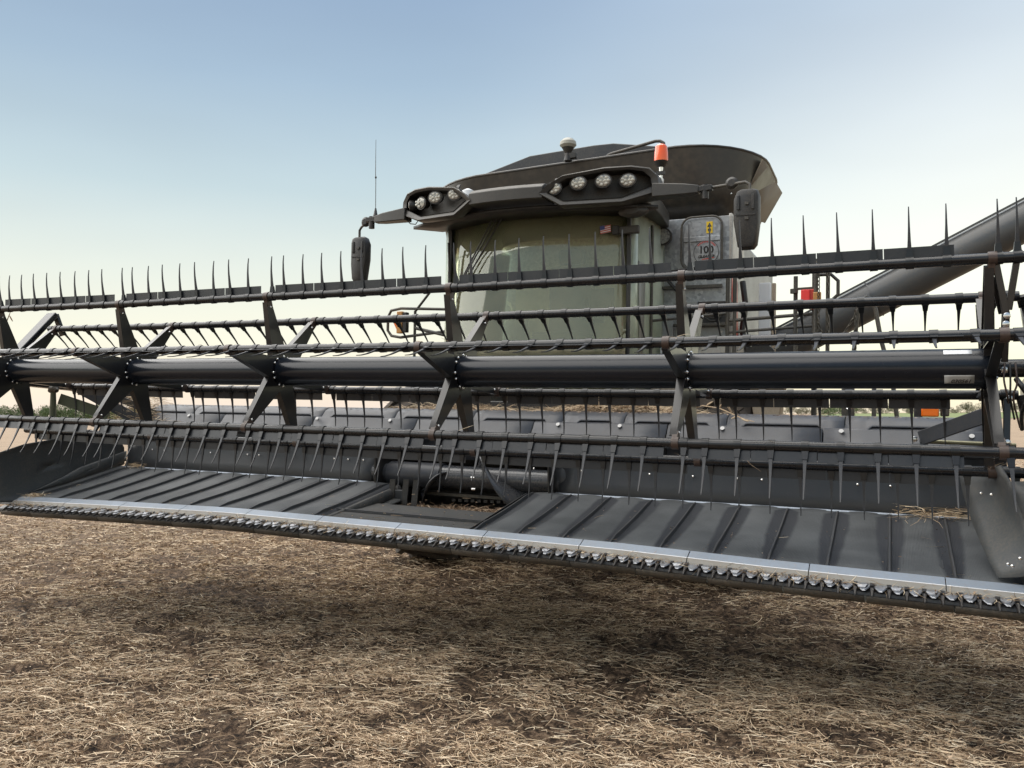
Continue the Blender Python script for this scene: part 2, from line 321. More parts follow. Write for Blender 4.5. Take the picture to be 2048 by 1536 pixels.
def thing(name, label, cat, loc, group=None, roty=0, keep=None):
    e = bpy.data.objects.new(name, None); scene.collection.objects.link(e); e.empty_display_size = 0.2
    e.location = loc; e.rotation_euler = (0, roty, 0); e['label'] = label; e['category'] = cat
    if group: e['group'] = group
    if keep == 'world':      # children are written in world coordinates
        PINV[e.name] = Matrix.Translation(-Vector(loc))
    elif keep == 'y':        # children are written with world y
        PINV[e.name] = Matrix.Translation((0, -loc[1], 0))
    return e
def text_mesh(s, size, shear=0.0, name='lettering', bold=0.0, ext=0.0008):
    cu = bpy.data.curves.new(name, 'FONT'); cu.body = s; cu.size = size; cu.shear = shear; cu.align_x = 'CENTER'; cu.align_y = 'CENTER'
    cu.extrude = ext; cu.offset = bold; cu.resolution_u = 3
    o = bpy.data.objects.new(name, cu); scene.collection.objects.link(o)
    dg = bpy.context.evaluated_depsgraph_get(); me = bpy.data.meshes.new_from_object(o.evaluated_get(dg))
    bpy.data.objects.remove(o); return me

# ------------------------------------------------------------------ ground
def hash2(ix, iy, s=0):
    h = (ix.astype(np.int64)*374761393 + iy.astype(np.int64)*668265263 + s*144665) & 0xffffffff
    h = ((h ^ (h >> 13))*1274126177) & 0xffffffff
    return ((h ^ (h >> 16)) & 0xffff)/65535.0
def vnoise(x, y, s=0):
    ix = np.floor(x); iy = np.floor(y); fx = x-ix; fy = y-iy; fx = fx*fx*(3-2*fx); fy = fy*fy*(3-2*fy)
    a = hash2(ix, iy, s); b = hash2(ix+1, iy, s); c = hash2(ix, iy+1, s); d = hash2(ix+1, iy+1, s)
    return (a*(1-fx)+b*fx)*(1-fy)+(c*(1-fx)+d*fx)*fy
def gh(x, y):
    d = np.hypot(x, y); k = np.clip(1.4-d/30, 0, 1)
    h = (vnoise(x*1.1, y*1.6, 1)-.5)*0.06 + (vnoise(x*3.7, y*5.0, 2)-.5)*0.07 + (vnoise(x*11, y*13, 3)-.5)*0.05
    return h*k - 0.012
def axis(lo, hi, step, far):
    a = list(np.arange(lo, hi, step)); s = step; p = a[-1]
    while p < far: s *= 1.16; p += s; a.append(p)
    s = step; p = a[0]; pre = []
    while p > -far: s *= 1.16; p -= s; pre.append(p)
    return np.array(pre[::-1]+a)
gx = axis(-9.5, 4.5, 0.055, 2600); gy = axis(1.0, 12, 0.055, 2600)
X, Y = np.meshgrid(gx, gy); Z = gh(X, Y); nx, ny = len(gx), len(gy)
me = bpy.data.meshes.new('ground'); V = np.stack([X, Y, Z], -1).reshape(-1, 3)
idx = np.arange(nx*ny).reshape(ny, nx); F = np.stack([idx[:-1, :-1], idx[:-1, 1:], idx[1:, 1:], idx[1:, :-1]], -1).reshape(-1, 4)
def np_mesh(me, V, F):
    me.vertices.add(len(V)); me.vertices.foreach_set('co', np.ascontiguousarray(V, np.float32).ravel())
    me.loops.add(F.size); me.loops.foreach_set('vertex_index', np.ascontiguousarray(F, np.int32).ravel())
    me.polygons.add(len(F)); me.polygons.foreach_set('loop_start', np.arange(len(F), dtype=np.int32)*F.shape[1])
    me.update(calc_edges=True)
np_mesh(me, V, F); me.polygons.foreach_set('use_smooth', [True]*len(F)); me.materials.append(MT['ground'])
g = link('ground', me); g['kind'] = 'structure'

# far green field, slightly above the stubble, a strip to the right of the machine and behind
mb = MB(); mb.add([(-30, 230, 0.08), (330, 120, 0.08), (1100, 900, 0.08), (-100, 1700, 0.08)], [(0, 1, 2, 3)])
g = part('grass_field', mb, 'grass', None); g['kind'] = 'structure'

def strands(name, P, L0, az, tilt, curl, width, m, label=None, seg=3, parent=None, twist=None):
    n = len(P); k = seg+1
    s = np.linspace(0, 1, k)[None, :, None]
    d = np.stack([np.cos(az)*np.cos(tilt), np.sin(az)*np.cos(tilt), np.sin(tilt)], -1)[:, None, :]
    side = np.stack([-np.sin(az), np.cos(az), np.zeros(n)], -1)[:, None, :]
    c = curl[:, None, None]; Lm = L0[:, None, None]
    ctr = P[:, None, :] + d*Lm*s + side*(c*Lm)*(s-s*s)*1.6 - np.array([0, 0, 1.0])*(np.abs(c)*Lm*0.5)*(s*s-s*0.4)
    tw = (np.random.rand(n)*math.pi if twist is None else twist)[:, None, None]
    wv = side*np.cos(tw) + np.array([0, 0, 1.0])*np.sin(tw)
    w = width[:, None, None]*np.array([1.0]+[0.95]*(k-2)+[0.45])[None, :, None]
    A = ctr+wv*w*.5; B = ctr-wv*w*.5
    V = np.stack([A, B], 2).reshape(n*k*2, 3)
    b = (np.arange(n)*k*2)[:, None]; F = []
    for i in range(seg): F.append(np.concatenate([b+2*i, b+2*i+1, b+2*i+3, b+2*i+2], 1))
    F = np.stack(F, 1).reshape(-1, 4)
    me = bpy.data.meshes.new(name); np_mesh(me, V, F); me.materials.append(MT[m]); return me
def sample_ground(n, rmin, rmax, spread=52):
    rr = rmin*(rmax/rmin)**np.random.rand(n); a = R(90+24.88)+np.radians((np.random.rand(n)*2-1)*spread)
    return rr*np.cos(a), rr*np.sin(a), rr
def litter(n, rmin, rmax, lmin, lmax, wmin, wmax, m, name, lift=0.03, tiltmax=0.35, curlmax=0.6, seg=3, pw=1.0):
    x, y, rr = sample_ground(n, rmin, rmax)
    # clumps: keep more strands on the higher, mounded residue
    cl = vnoise(x*1.3, y*1.9, 9)*.45+vnoise(x*5, y*7, 8)*.55
    keep = np.random.rand(n) < np.clip((cl-0.33)*5.0, 0.08, 1); x, y, rr = x[keep], y[keep], rr[keep]; n = len(x)
    sc = np.clip(rr/6.5, 1, 3.0)
    P = np.stack([x, y, gh(x, y)+np.random.rand(n)**2*lift], -1)
    L0 = (lmin+(lmax-lmin)*np.random.rand(n)**pw)*sc**.5; W = (wmin+(wmax-wmin)*np.random.rand(n))*sc
    az = np.random.rand(n)*6.283; az = np.where(np.random.rand(n) < .22, np.random.randn(n)*0.5+np.where(np.random.rand(n) < .5, 0.25, 3.39), az)
    me = strands(name, P, L0, az, (np.random.rand(n)-.35)*tiltmax, (np.random.rand(n)*2-1)*curlmax, W, m, seg=seg)
    o = link(name, me); o['kind'] = 'stuff'; return o
litter(470000, 3.0, 40, 0.02, 0.10, 0.0018, 0.0040, 'straw', 'straw_litter', lift=0.06, pw=1.5, seg=2)
litter(75000, 3.0, 20, 0.05, 0.22, 0.0024, 0.0044, 'stem', 'loose_stems', lift=0.05, tiltmax=0.22, curlmax=0.5, pw=2.0)
litter(260000, 3.0, 34, 0.010, 0.030, 0.004, 0.012, 'leaf', 'dry_leaf_litter', lift=0.04, tiltmax=1.6, curlmax=1.2, seg=1)

# stubble stems of cut soybeans standing in the near field
mb = MB()
for i in range(90):
    a = R(90+24.88+random.uniform(-45, 45)); rr = random.uniform(3.3, 9); x, y = rr*math.cos(a), rr*math.sin(a)
    z = float(gh(np.array([x]), np.array([y]))[0]); h = random.uniform(.03, .085); dx, dy = random.uniform(-.03, .03), random.uniform(-.03, .03)
    mb.tube([(x, y, z-.01), (x+dx*.4+random.uniform(-.006, .006), y+dy*.5, z+h*.5), (x+dx, y+dy, z+h)], [.004, .0035, .003], 5)
o = part('cut_stubble', mb, 'stem', None); o['kind'] = 'stuff'

# ------------------------------------------------------------------ far trees
def tree_mass(name, trees, m, kind='stuff'):
    V = []; F = []
    rng = np.random.RandomState(len(trees)+3)
    for (x, y, h, w) in trees:
        nb = 9
        for b in range(nb):
            cx = x+rng.uniform(-.35, .35)*w; cy = y+rng.uniform(-.3, .3)*w; cz = h*rng.uniform(.12, .74); rad = h*rng.uniform(.16, .30)
            for k in range(280):
                d = rng.randn(3); d /= np.linalg.norm(d); p = np.array([cx, cy, max(cz, 0.1)])+d*rad*rng.uniform(.75, 1.1)*np.array([1.25, 1, 1])
                a = rng.randn(3); a /= np.linalg.norm(a); q = np.cross(a, rng.randn(3)); q /= np.linalg.norm(q)
                s = h*rng.uniform(.010, .024); o = len(V); V += [p-a*s-q*s*.6, p+a*s-q*s*.6, p+a*s*.7+q*s, p-a*s*.7+q*s]; F.append((o, o+1, o+2, o+3))
    me = bpy.data.meshes.new(name); np_mesh(me, np.array(V), np.array(F)); me.materials.append(MT[m]); o = link(name, me); o['kind'] = kind; return o
def px_dir(px):
    a = math.atan((px-1024)/1650)-YAW; return math.sin(a), math.cos(a)
trees = []
for i in range(46):
    px = -330+i*15; sx, sy = px_dir(px); D = 360+random.uniform(-25, 40)
    trees.append((sx*D, sy*D, random.uniform(6.2, 8.6), random.uniform(7, 10)))
o = tree_mass('woodland', trees, 'foliage')
trees = []
for i in range(60):
    px = 1560+i*16; sx, sy = px_dir(px); D = 900+random.uniform(-40, 60)
    trees.append((sx*D, sy*D, random.uniform(7, 12), random.uniform(14, 24)))
tree_mass('distant_woodland', trees, 'farfoliage')
for j, (px, D, h, w, lab) in enumerate([(1690, 300, 6.4, 8, 'round green tree standing alone in the field behind the combine ladder'),
                                        (1655, 330, 4.6, 6, 'lower green bush to the left of the round field tree')]):
    sx, sy = px_dir(px); t = thing('field_tree', lab, 'tree', (sx*D, sy*D, 0), 'trees alone in the field', keep=None)
    V = tree_mass('crown', [(0, 0, h, w)], 'foliage', kind='x'); del V['kind']; V.parent = t
    part('trunk', MB().tube([(0, 0, -.2), (0.1, 0, h*.3), (0, .1, h*.55)], [.28, .2, .08], 8), 'bark', t)

# ------------------------------------------------------------------ header geometry functions (all measured in metres)
_zx = [-7.2, -6.5, -5.5, -4.3, -3.6, -2.4, -1.45, -.65, -.04, .6]; _zz = [.955, .953, .953, .947, .925, .888, .858, .817, .793, .768]
def ZF(x): return float(np.interp(x, _zx, _zz))       # draper front height at y=4.55
def ZB(x): return .98-.0265*x                          # draper back height at y=5.5
YF, YB = 4.55, 5.5
_rx = [-7.35, -7.008, -5.539, -4.046, -2.561, -1.068, .446, .8]; _rz = [2.050, 2.037, 1.983, 1.939, 1.891, 1.849, 1.814, 1.806]
def ZR(x): return float(np.interp(x, _rx, _rz))
YR, RB = 4.75, .5514
DISC = [.446, -1.068, -2.561, -4.046, -5.539, -7.008]
XL, XR = -6.62, .60
def sheet(xs, prof, m, name, parent, thick=.004, **kw):
    """lofted panel: prof(x)->[(y,z)...]"""
    rings = [[(x, y, z) for y, z in prof(x)] for x in xs]
    return part(name, MB().loft(rings, closed=False), m, parent, thick=thick, **kw)
def lin(a, b, n): return list(np.linspace(a, b, n))

H = thing('draper_header', 'wide dark grey draper header with rubber belts and a knife along its front edge', 'harvester header', (-3.0, 5.4, 0), keep='world')

# draper belts -----------------------------------------------------
def draper(x0, x1, cx0, sp, ncl, roller_side):
    n = 80; m_ = 14; xs = lin(x0, x1, n); V = []; F = []; UV = []; ST = []
    sgn = 1
    for i, x in enumerate(xs):
        e = 0.0
        dedge = (x1-x) if roller_side > 0 else (x-x0)
        drop = 0.055*(1-math.sqrt(max(0, 1-(1-min(dedge/.06, 1))**2)))
        for j in range(m_+1):
            t = j/m_; y = YF+(YB-YF)*t; z = ZF(x)*(1-t)+ZB(x)*t
            bow = -0.010*math.sin(math.pi*t)
            ph = (x-cx0)/sp; wob = 0.004*math.cos(2*math.pi*ph)
            V.append((x, y, z+bow-wob-drop)); UV.append((ph+.5+.5, t)); 
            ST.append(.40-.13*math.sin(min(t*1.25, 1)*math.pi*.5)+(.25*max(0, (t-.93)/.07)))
    for i in range(n-1):
        for j in range(m_):
            a = i*(m_+1)+j; F.append((a, a+1, a+m_+2, a+m_+1))
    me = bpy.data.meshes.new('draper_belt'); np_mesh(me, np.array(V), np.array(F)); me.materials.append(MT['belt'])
    me.polygons.foreach_set('use_smooth', [True]*len(F))
    uvl = me.uv_layers.new(name='UVMap'); li = np.zeros(len(me.loops), np.int32); me.loops.foreach_get('vertex_index', li)
    uvl.data.foreach_set('uv', np.array(UV, np.float32)[li].ravel())
    at = me.attributes.new('cleat_dark', 'FLOAT', 'POINT'); at.data.foreach_set('value', np.array(ST, np.float32))
    o = link('draper_belt', me, H); k = o.modifiers.new('solid', 'SOLIDIFY'); k.thickness = .006; k.offset = -1
    # rolled end and underside
    xe = x1 if roller_side > 0 else x0
    mb = MB()
    ring = []
    for j in range(m_+1):
        t = j/m_; y = YF+(YB-YF)*t; z = ZF(xe)*(1-t)+ZB(xe)*t
        ring.append([(xe+roller_side*(.0+.045*math.sin(a)), y, z-.055+.05*math.cos(a)) for a in np.linspace(.2, math.pi, 9)])
    mb.loft(ring, closed=False); part('belt_roller', mb, 'feedbelt', H, thick=.004)
    for k in range(ncl):
        x = cx0+sp*k; mb = MB(); rings = []
        for j in range(9):
            t = .012+.975*j/8; y = YF+(YB-YF)*t; z = ZF(x)*(1-t)+ZB(x)*t-.010*math.sin(math.pi*t)-.004
            hh = .026 if 0 < j < 8 else .012
            rings.append([(x-.011, y, z), (x-.0045, y, z+hh), (x+.0045, y, z+hh), (x+.011, y, z)])
        mb.loft(rings); part('cleat', mb, 'cleat', o)
    return o
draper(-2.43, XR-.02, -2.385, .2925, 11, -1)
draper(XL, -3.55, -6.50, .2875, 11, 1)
mk = MB()
def zbelt(x, y): t = (y-YF)/(YB-YF); return ZF(x)*(1-t)+ZB(x)*t-.010*math.sin(math.pi*t)+.0045
def stroke(x0, y0, x1, y1, w=.006): mk.bar((x0, y0, zbelt(x0, y0)), (x1, y1, zbelt(x1, y1)), w, .002)
X0, Y0 = .02, 4.70
for a_, b_, c_, d_ in ((0, 0, 0, .12), (0, .12, .035, .10), (.035, .10, 0, .06), (0, .06, .04, 0), (.06, .06, .09, .12), (.09, .12, .12, .06), (.12, .06, .09, 0), (.09, 0, .06, .06), (.14, 0, .14, .12), (.14, .12, .18, 0), (.18, 0, .18, .12)):
    stroke(X0+a_, Y0+b_, X0+c_, Y0+d_)
part('embossed_mark', mk, 'cleat', H)
# center feed belt, one flat cross cleat, and the dark throat below the auger
sheet(lin(-3.66, -2.30, 12), lambda x: [(YF-.005, ZF(x)-.015), (YF+.2, ZF(x)+.012), (4.95, ZF(x)+.02), (5.16, ZF(x)+.035), (5.2, ZF(x)+.0)], 'feedbelt', 'feed_belt', H, thick=.006)
part('feed_belt_cleat', MB().bar((-3.6, 4.80, ZF(-3.6)+.026), (-2.35, 4.80, ZF(-2.35)+.026), .02, .016), 'cleat', H)
part('throat_floor', MB().add([(-3.75, 5.2, .90), (-2.25, 5.2, .86), (-2.25, 6.6, .95), (-3.75, 6.6, .98)], [(0, 1, 2, 3)]), 'black', H)
part('throat_back', MB().add([(-3.8, 6.3, .85), (-2.2, 6.3, .85), (-2.2, 6.3, 1.5), (-3.8, 6.3, 1.5)], [(0, 1, 2, 3)]), 'black', H)
for x in (-3.74, -2.26):
    part('throat_side', MB().box((x, 5.9, 1.15), (.012, .85, .62)), 'black', H)
part('stripper_bar', MB().bar((-3.35, 5.62, 1.0), (-2.35, 5.62, .97), .02, .022), 'frame', H)
tth = mesh('stripper_tooth', MB().box((0, 0, 0), (.03, .012, .02)), 'black')
for k in range(13): inst('stripper_tooth', tth, H, (-3.1+k*.055, 5.60, .955))
for x in (-3.52, -3.40, -3.31): part('throat_strut', MB().bar((x, 5.35, .88), (x, 5.40, 1.12), .05, .012, up=(0, 1, 0)), 'black', H)
# black plates added to darken the belt-end gaps; deck plates beside the opening
for sx, xx in ((-1, XL-.03), (1, XR+.03)):
    part('gap_dark_plate', MB().loft([[(xx+sx*.30, 4.50, ZF(xx)-.05), (xx-sx*.05, 4.50, ZF(xx)-.05)], [(xx+sx*.30, 5.6, ZB(xx)-.05), (xx-sx*.05, 5.6, ZB(xx)-.06)]], closed=False), 'black', H, thick=.008)
part('deck_plate', MB().loft([[(-3.50, 4.60, ZF(-3.5)-.07), (-3.50, 5.45, ZB(-3.5)-.09)], [(-3.42, 4.62, ZF(-3.5)-.055), (-3.42, 5.35, ZB(-3.5)-.11)]], closed=False), 'poly', H, thick=.01)
part('deck_support', MB().box((-3.47, 5.40, .96), (.12, .04, .16)), 'greyclean', H, bevel=.006)

# center auger with two flights ------------------------------------
AY, AZ = 5.66, 1.125; ax0, ax1 = -3.84, -2.22
ar = .088
A = part('auger', MB().tube([(ax0, AY, AZ+.022), (ax1, AY, AZ-.022)], ar, 40), 'screw', H)
def flight(xs, turns, ph, hand, r1=.255):
    rings = []; n = 44
    for i in range(n+1):
        t = i/n; x = xs[0]+(xs[1]-xs[0])*t; a = ph+hand*turns*2*math.pi*t; r_ = r1*min(1, .35+2.2*min(t, 1-t)*1.6)
        z0 = AZ-.027*(x+3.03)
        rings.append([(x, AY+rr_*math.cos(a), z0+rr_*math.sin(a)) for rr_ in (ar-.004, (ar+r_)/2, r_)])
    part('auger_flight', MB().loft(rings, closed=False), 'screw', A, thick=.007)
flight((-3.14, -3.66), .62, R(150), 1, .235); flight((-2.92, -2.30), .62, R(95), 1, .26)
part('auger_sleeve', MB().tube([(-3.70, AY, AZ+.018), (-3.22, AY, AZ+.006)], ar+.012, 36), 'grey', A)
for x, a in ((-3.33, 250), (-2.86, 175), (-2.86, 200)):
    part('bolt', MB().disc((x, AY+.2*math.cos(R(a)), AZ+.2*math.sin(R(a))), (1, 0, 0), .011, .03, 8), 'bolt', A)
for sx in (-1, 1):
    x = -3.03+sx*.83
    mb = MB(); rings = []
    for a in np.linspace(R(-100), R(100), 14):
        rings.append([(x+sx*.075, AY-.15*math.cos(a)+.1, AZ+.16*math.sin(a)), (x-sx*.055, AY-.19*math.cos(a)+.1, AZ+.20*math.sin(a))])
    part('auger_shroud', mb.loft(rings, closed=False), 'greyclean', H, thick=.008)

# back sheets ------------------------------------------------------
def backxs(a, b, n=24): return lin(a, b, n)
for (a, b) in ((XL, -3.83), (-2.22, XR)):
    sheet(backxs(a, b), lambda x: [(5.53, ZB(x)-.045), (5.59, ZB(x)+.085), (5.62, ZB(x)+.235), (5.67, ZB(x)+.245)], 'greyclean', 'back_sheet', H, smooth=22)
    sheet(backxs(a, b), lambda x: [(YB-.012, ZB(x)+.001), (YB+.012, ZB(x)+.008), (YB+.028, ZB(x)-.012)], 'steel', 'rear_seal_strip', H, thick=.003)
n_pan = 7
xs_ = lin(XL, XR, n_pan+1)
for i in range(n_pan):
    a, b = xs_[i]+.004, xs_[i+1]-.004
    sheet(lin(a, b, 5), lambda x: [(5.70, ZB(x)+.20), (5.715, ZB(x)+.34), (5.66, ZB(x)+.375), (5.66, ZB(x)+.405), (5.70, ZB(x)+.42),
                                   (5.735, ZB(x)+.455), (5.77, ZB(x)+.50), (5.83, ZB(x)+.53)], 'grey', 'upper_back_panel', H, smooth=22)
tabs = [(-6.55, .06), (-5.99, .14), (-5.25, .05), (-4.50, .18), (-3.757, .16), (-3.03, .18), (-2.27, .22), (-1.79, .14), (-1.058, .20), (-.30, .26), (.5, .2)]
for i in range(len(tabs)-1):
    a = tabs[i][0]; b = tabs[i+1][0]; wa = tabs[i][1]/2; wb = tabs[i+1][1]/2
    def low(x):
        def sm(d, w): return min(1, max(0, (w+.03-d)/.045))
        return max(sm(x-a, wa), sm(b-x, wb))
    xs2 = sorted(set([a+.003, b-.003]+[a+wa-.015+.01*k for k in range(7)]+[b-wb+.015-.01*k for k in range(7)]+lin(a+.003, b-.003, 9)))
    def pr(x):
        l = low(x); zb = ZB(x)
        return [(5.79-.045*l, zb+.522-.062*l), (5.805-.02*l, zb+.535-.03*l), (5.83, zb+.555), (5.88, zb+.577), (5.98, zb+.588), (6.10, zb+.575), (6.17, zb+.52), (6.19, zb+.40)]
    sheet(xs2, pr, 'grey', 'top_cover', H, thick=.006, smooth=22)
# back frame tube
part('frame_tube', MB().tube([(x, 6.02, ZB(x)+.36) for x in lin(XL, XR, 12)], .15, 18), 'grey', H)
def boltmesh(rad, th, axis=(0, -1, 0)):
    mb = MB(); ax = Vector(axis); mb.tube([ax*0, ax*th*.5, ax*th], [rad, rad*.92, rad*.45], 12); return mesh('bolt', mb, 'bolt')
bm_s = boltmesh(.0085, .007); bm_l = boltmesh(.017, .006)
for x in [-6.3, -6.15, -5.72, -5.58, -5.15, -5.02, -4.637, -4.525, -4.22, -4.08, -3.93, -2.421, -2.3, -1.697, -1.55, -.958, -.80, -.224, -.037, -2.05, -1.25]:
    inst('bolt', bm_s, H, (x, 5.592, ZB(x)+.165))
ww = mesh('washer', MB().disc((0, 0, 0), (0, -1, .75), .015, .008, 16), mat('dull_zinc', (.36, .36, .36), .45, metal=.5))
for x, w in tabs[1:-1]:
    if w > .1: inst('washer', ww, H, (x-.02, 5.748, ZB(x)+.492))
inst('washer', ww, H, (.42, 5.742, ZB(.4)+.48))

# steel lip in front of the belts, in segments ----------------------
seg = [XL]+[-6.62+.62*k for k in range(1, 12)]+[XR-.03]
for i in range(len(seg)-1):
    a, b = seg[i]+.0025, seg[i+1]-.0025
    sheet(lin(a, b, 4), lambda x: [(4.575, ZF(x)+.006), (4.545, ZF(x)+.012), (4.482, ZF(x)-.012), (4.472, ZF(x)-.018)], 'steel', 'steel_lip', H, thick=.003, smooth=0)
    sheet(lin(a, b, 4), lambda x: [(4.473, ZF(x)-.014), (4.466, ZF(x)-.020), (4.455, ZF(x)-.034), (4.450, ZF(x)-.044)], 'ridge', 'lip_ridge', H, thick=.003, smooth=0)
    part('lip_edge', MB().tube([(x, 4.4745, ZF(x)-.0135) for x in lin(a, b, 4)], .0032, 6), 'bright', H)
# cutterbar beam and skid shells
part('cutterbar', MB().loft([[(x, 4.462, ZF(x)-.052), (x, 4.405, ZF(x)-.074), (x, 4.402, ZF(x)-.088), (x, 4.47, ZF(x)-.088)] for x in lin(XL-.1, XR+.12, 26)]), 'guard', H)
sk = [XL-.08+.385*k for k in range(19)]+[XR+.15]
for i in range(len(sk)-1):
    a, b = sk[i]+.003, sk[i+1]-.003
    if b-a < .05: continue
    sheet(lin(a, b, 3), lambda x: [(4.425, ZF(x)-.088), (4.408, ZF(x)-.093), (4.410, ZF(x)-.104), (4.425, ZF(x)-.122), (4.48, ZF(x)-.138), (4.62, ZF(x)-.152), (4.85, ZF(x)-.15), (5.1, ZF(x)-.10)], 'skid', 'skid_shell', H, thick=.006)
# guards + knife sections (shared meshes)
gp = .0762
gm = MB(); wtop = .012
gm.loft([[(-wtop, .055, -.012), (wtop, .055, -.012), (wtop, .055, .014), (-wtop, .055, .014)], [(-.011, .0, -.014), (.011, .0, -.014), (.011, .0, .012), (-.011, .0, .012)],
         [(-.007, -.035, -.013), (.007, -.035, -.013), (.006, -.035, .004), (-.006, -.035, .004)], [(-.002, -.074, -.015), (.002, -.074, -.015), (.002, -.074, -.011), (-.002, -.074, -.011)]])
gm.loft([[(-.004, -.02, .012), (.004, -.02, .012), (.004, -.02, .016), (-.004, -.02, .016)], [(-.0018, -.072, -.011), (.0018, -.072, -.011), (.0018, -.072, -.008), (-.0018, -.072, -.008)]])
gm.loft([[(-.012, .052, .014), (.012, .052, .014), (.012, .052, .026), (-.012, .052, .026)], [(-.010, -.002, .016), (.010, -.002, .016), (.008, -.002, .022), (-.008, -.002, .022)]])
gme = mesh('knife_guard', gm, 'guard', smooth=25)
km = MB(); km.add([(-.036, .045, 0), (.036, .045, 0), (.034, .012, 0), (.008, -.042, 0), (-.008, -.042, 0), (-.034, .012, 0),
                   (-.036, .045, .003), (.036, .045, .003), (.030, .012, .003), (.006, -.036, .003), (-.006, -.036, .003), (-.030, .012, .003)],
                  [(5, 4, 3, 2, 1, 0), (6, 7, 8, 9, 10, 11), (0, 1, 7, 6), (1, 2, 8, 7), (2, 3, 9, 8), (3, 4, 10, 9), (4, 5, 11, 10), (5, 0, 6, 11)])
kme = mesh('knife_section', km, 'knife', smooth=0)
ng = int((XR+.08-XL)/gp)
for i in range(ng):
    x = XL+.02+gp*i; inst('knife_guard', gme, H, (x, 4.430, ZF(x)-.062), (R(8), 0, 0))
    inst('knife_section', kme, H, (x+.0381, 4.424, ZF(x)-.053), (R(14), 0, 0))
hc = MB(); hc.loft([[(-.030, .03, .0), (.030, .03, .0), (.030, .03, .005), (-.030, .03, .005)], [(-.024, -.008, .003), (.024, -.008, .003), (.024, -.008, .008), (-.024, -.008, .008)], [(-.014, -.030, -.002), (.014, -.030, -.002), (.014, -.030, .003), (-.014, -.030, .003)]])
hme = mesh('hold_down', hc, 'knife', smooth=0)
for i in range(int((XR+.05-XL)/(gp*2))):
    x = XL+.05+gp*2*i; inst('hold_down', hme, H, (x, 4.434, ZF(x)-.046), (R(12), 0, random.uniform(-.05, .05)))

# end shields ------------------------------------------------------
def endpanel(outline, x0, bulge, m, name, sgn):
    """outline in (y,z) at nominal x0; bulge outward sheet with a shallow relief"""
    cy = sum(p[0] for p in outline)/len(outline); cz = sum(p[1] for p in outline)/len(outline)
    rings = []
    for k, s_ in enumerate((1.0, .93, .8, .55, .25, .001)):
        off = [0, .022, .034, .05, .058, .06][k]*sgn*bulge
        rings.append([(x0(cy+(y-cy)*s_, cz+(z-cz)*s_)+off, cy+(y-cy)*s_, cz+(z-cz)*s_) for y, z in outline])
    return part(name, MB().loft(rings, caps=False), m, H, thick=.008, smooth=50)
LO = [(4.36, .93), (4.30, 1.05), (4.33, 1.24), (4.405, 1.335), (4.62, 1.395), (4.85, 1.425), (5.29, 1.468), (5.55, 1.46), (5.62, 1.33), (5.62, 1.17), (5.3, 1.07), (4.95, .99), (4.67, .94), (4.50, .92)]
endpanel(LO, lambda y, z: -6.70-.04*(z-1.1), -1, 'poly', 'end_shield', 1)
LO2 = [(4.62, .985), (4.95, 1.10), (5.1, 1.17), (5.45, 1.26), (5.60, 1.30), (5.60, 1.205), (5.3, 1.12), (4.95, 1.035)]
endpanel(LO2, lambda y, z: -6.655, .3, 'poly', 'shield_flap', 1)
RO = [(4.33, .80), (4.32, 1.0), (4.36, 1.12), (4.45, 1.20), (4.60, 1.27), (4.85, 1.40), (5.2, 1.46), (5.6, 1.50), (5.62, 1.2), (5.5, 1.02), (5.1, .90), (4.8, .80), (4.6, .735), (4.42, .72)]
endpanel(RO, lambda y, z: .70+.02*(z-1), 1, 'poly', 'end_shield', 1)
# inner belt deflector at the right end: a folded rubber plate leaning over the belt
pts = [(.315, 5.30, 1.25), (.30, 4.95, 1.26), (.34, 4.55, 1.24), (.45, 4.42, 1.20)]
def dfl(t):   # t 0 top .. 1 bottom
    return t
rows = []
for t in np.linspace(0, 1, 9):
    # left edge and right edge of the plate in (x,y,z)
    lx = .325+.10*t**2.2; ly = 5.35-.78*t; lz = 1.24-.435*t+(.02*math.sin(t*3.1))
    rx_ = .47+.10*math.sin(t*2.4); ry = 4.78-.25*t; rz = 1.33-.50*t
    row = []
    for s_ in np.linspace(0, 1, 7):
        row.append((lx+(rx_-lx)*s_+.03*math.sin(math.pi*s_)*(1-t*.4), ly+(ry-ly)*s_, lz+(rz-lz)*s_-.0*s_))
    rows.append(row)
part('belt_deflector', MB().loft(rows, closed=False), 'poly', H, thick=.009)
rows = []
for t in np.linspace(0, 1, 9):
    lx = .50+.06*math.sin(t*2.4); ly = 4.74-.27*t; lz = 1.25-.47*t
    rows.append([(lx+.16*s_, ly-.10*s_, lz+.02*s_-.03*t*s_) for s_ in np.linspace(0, 1, 5)])
part('belt_deflector', MB().loft(rows, closed=False), 'poly', H, thick=.009)
for p in [(.39, 4.86, 1.18), (.43, 4.80, 1.18), (.50, 4.40, .93), (.47, 4.42, .89), (.465, 4.53, .88)]:
    inst('bolt', bm_s, H, p)
# divider rod brace, brass bar, and bracket on the back at the right end
part('brace', MB().bar((.13, 5.42, 1.445), (.50, 5.15, 1.60), .02, .085, up=(0, 0, 1)), 'grey', H, bevel=.004)
part('brace_post', MB().box((.15, 5.50, 1.31), (.045, .05, .26)), 'grey', H, bevel=.004)
part('cross_rod', MB().tube([(.16, 5.48, 1.425), (.62, 5.48, 1.405)], .013, 12), 'brass', H)
inst('bolt', bm_l, H, (.10, 5.40, 1.44))
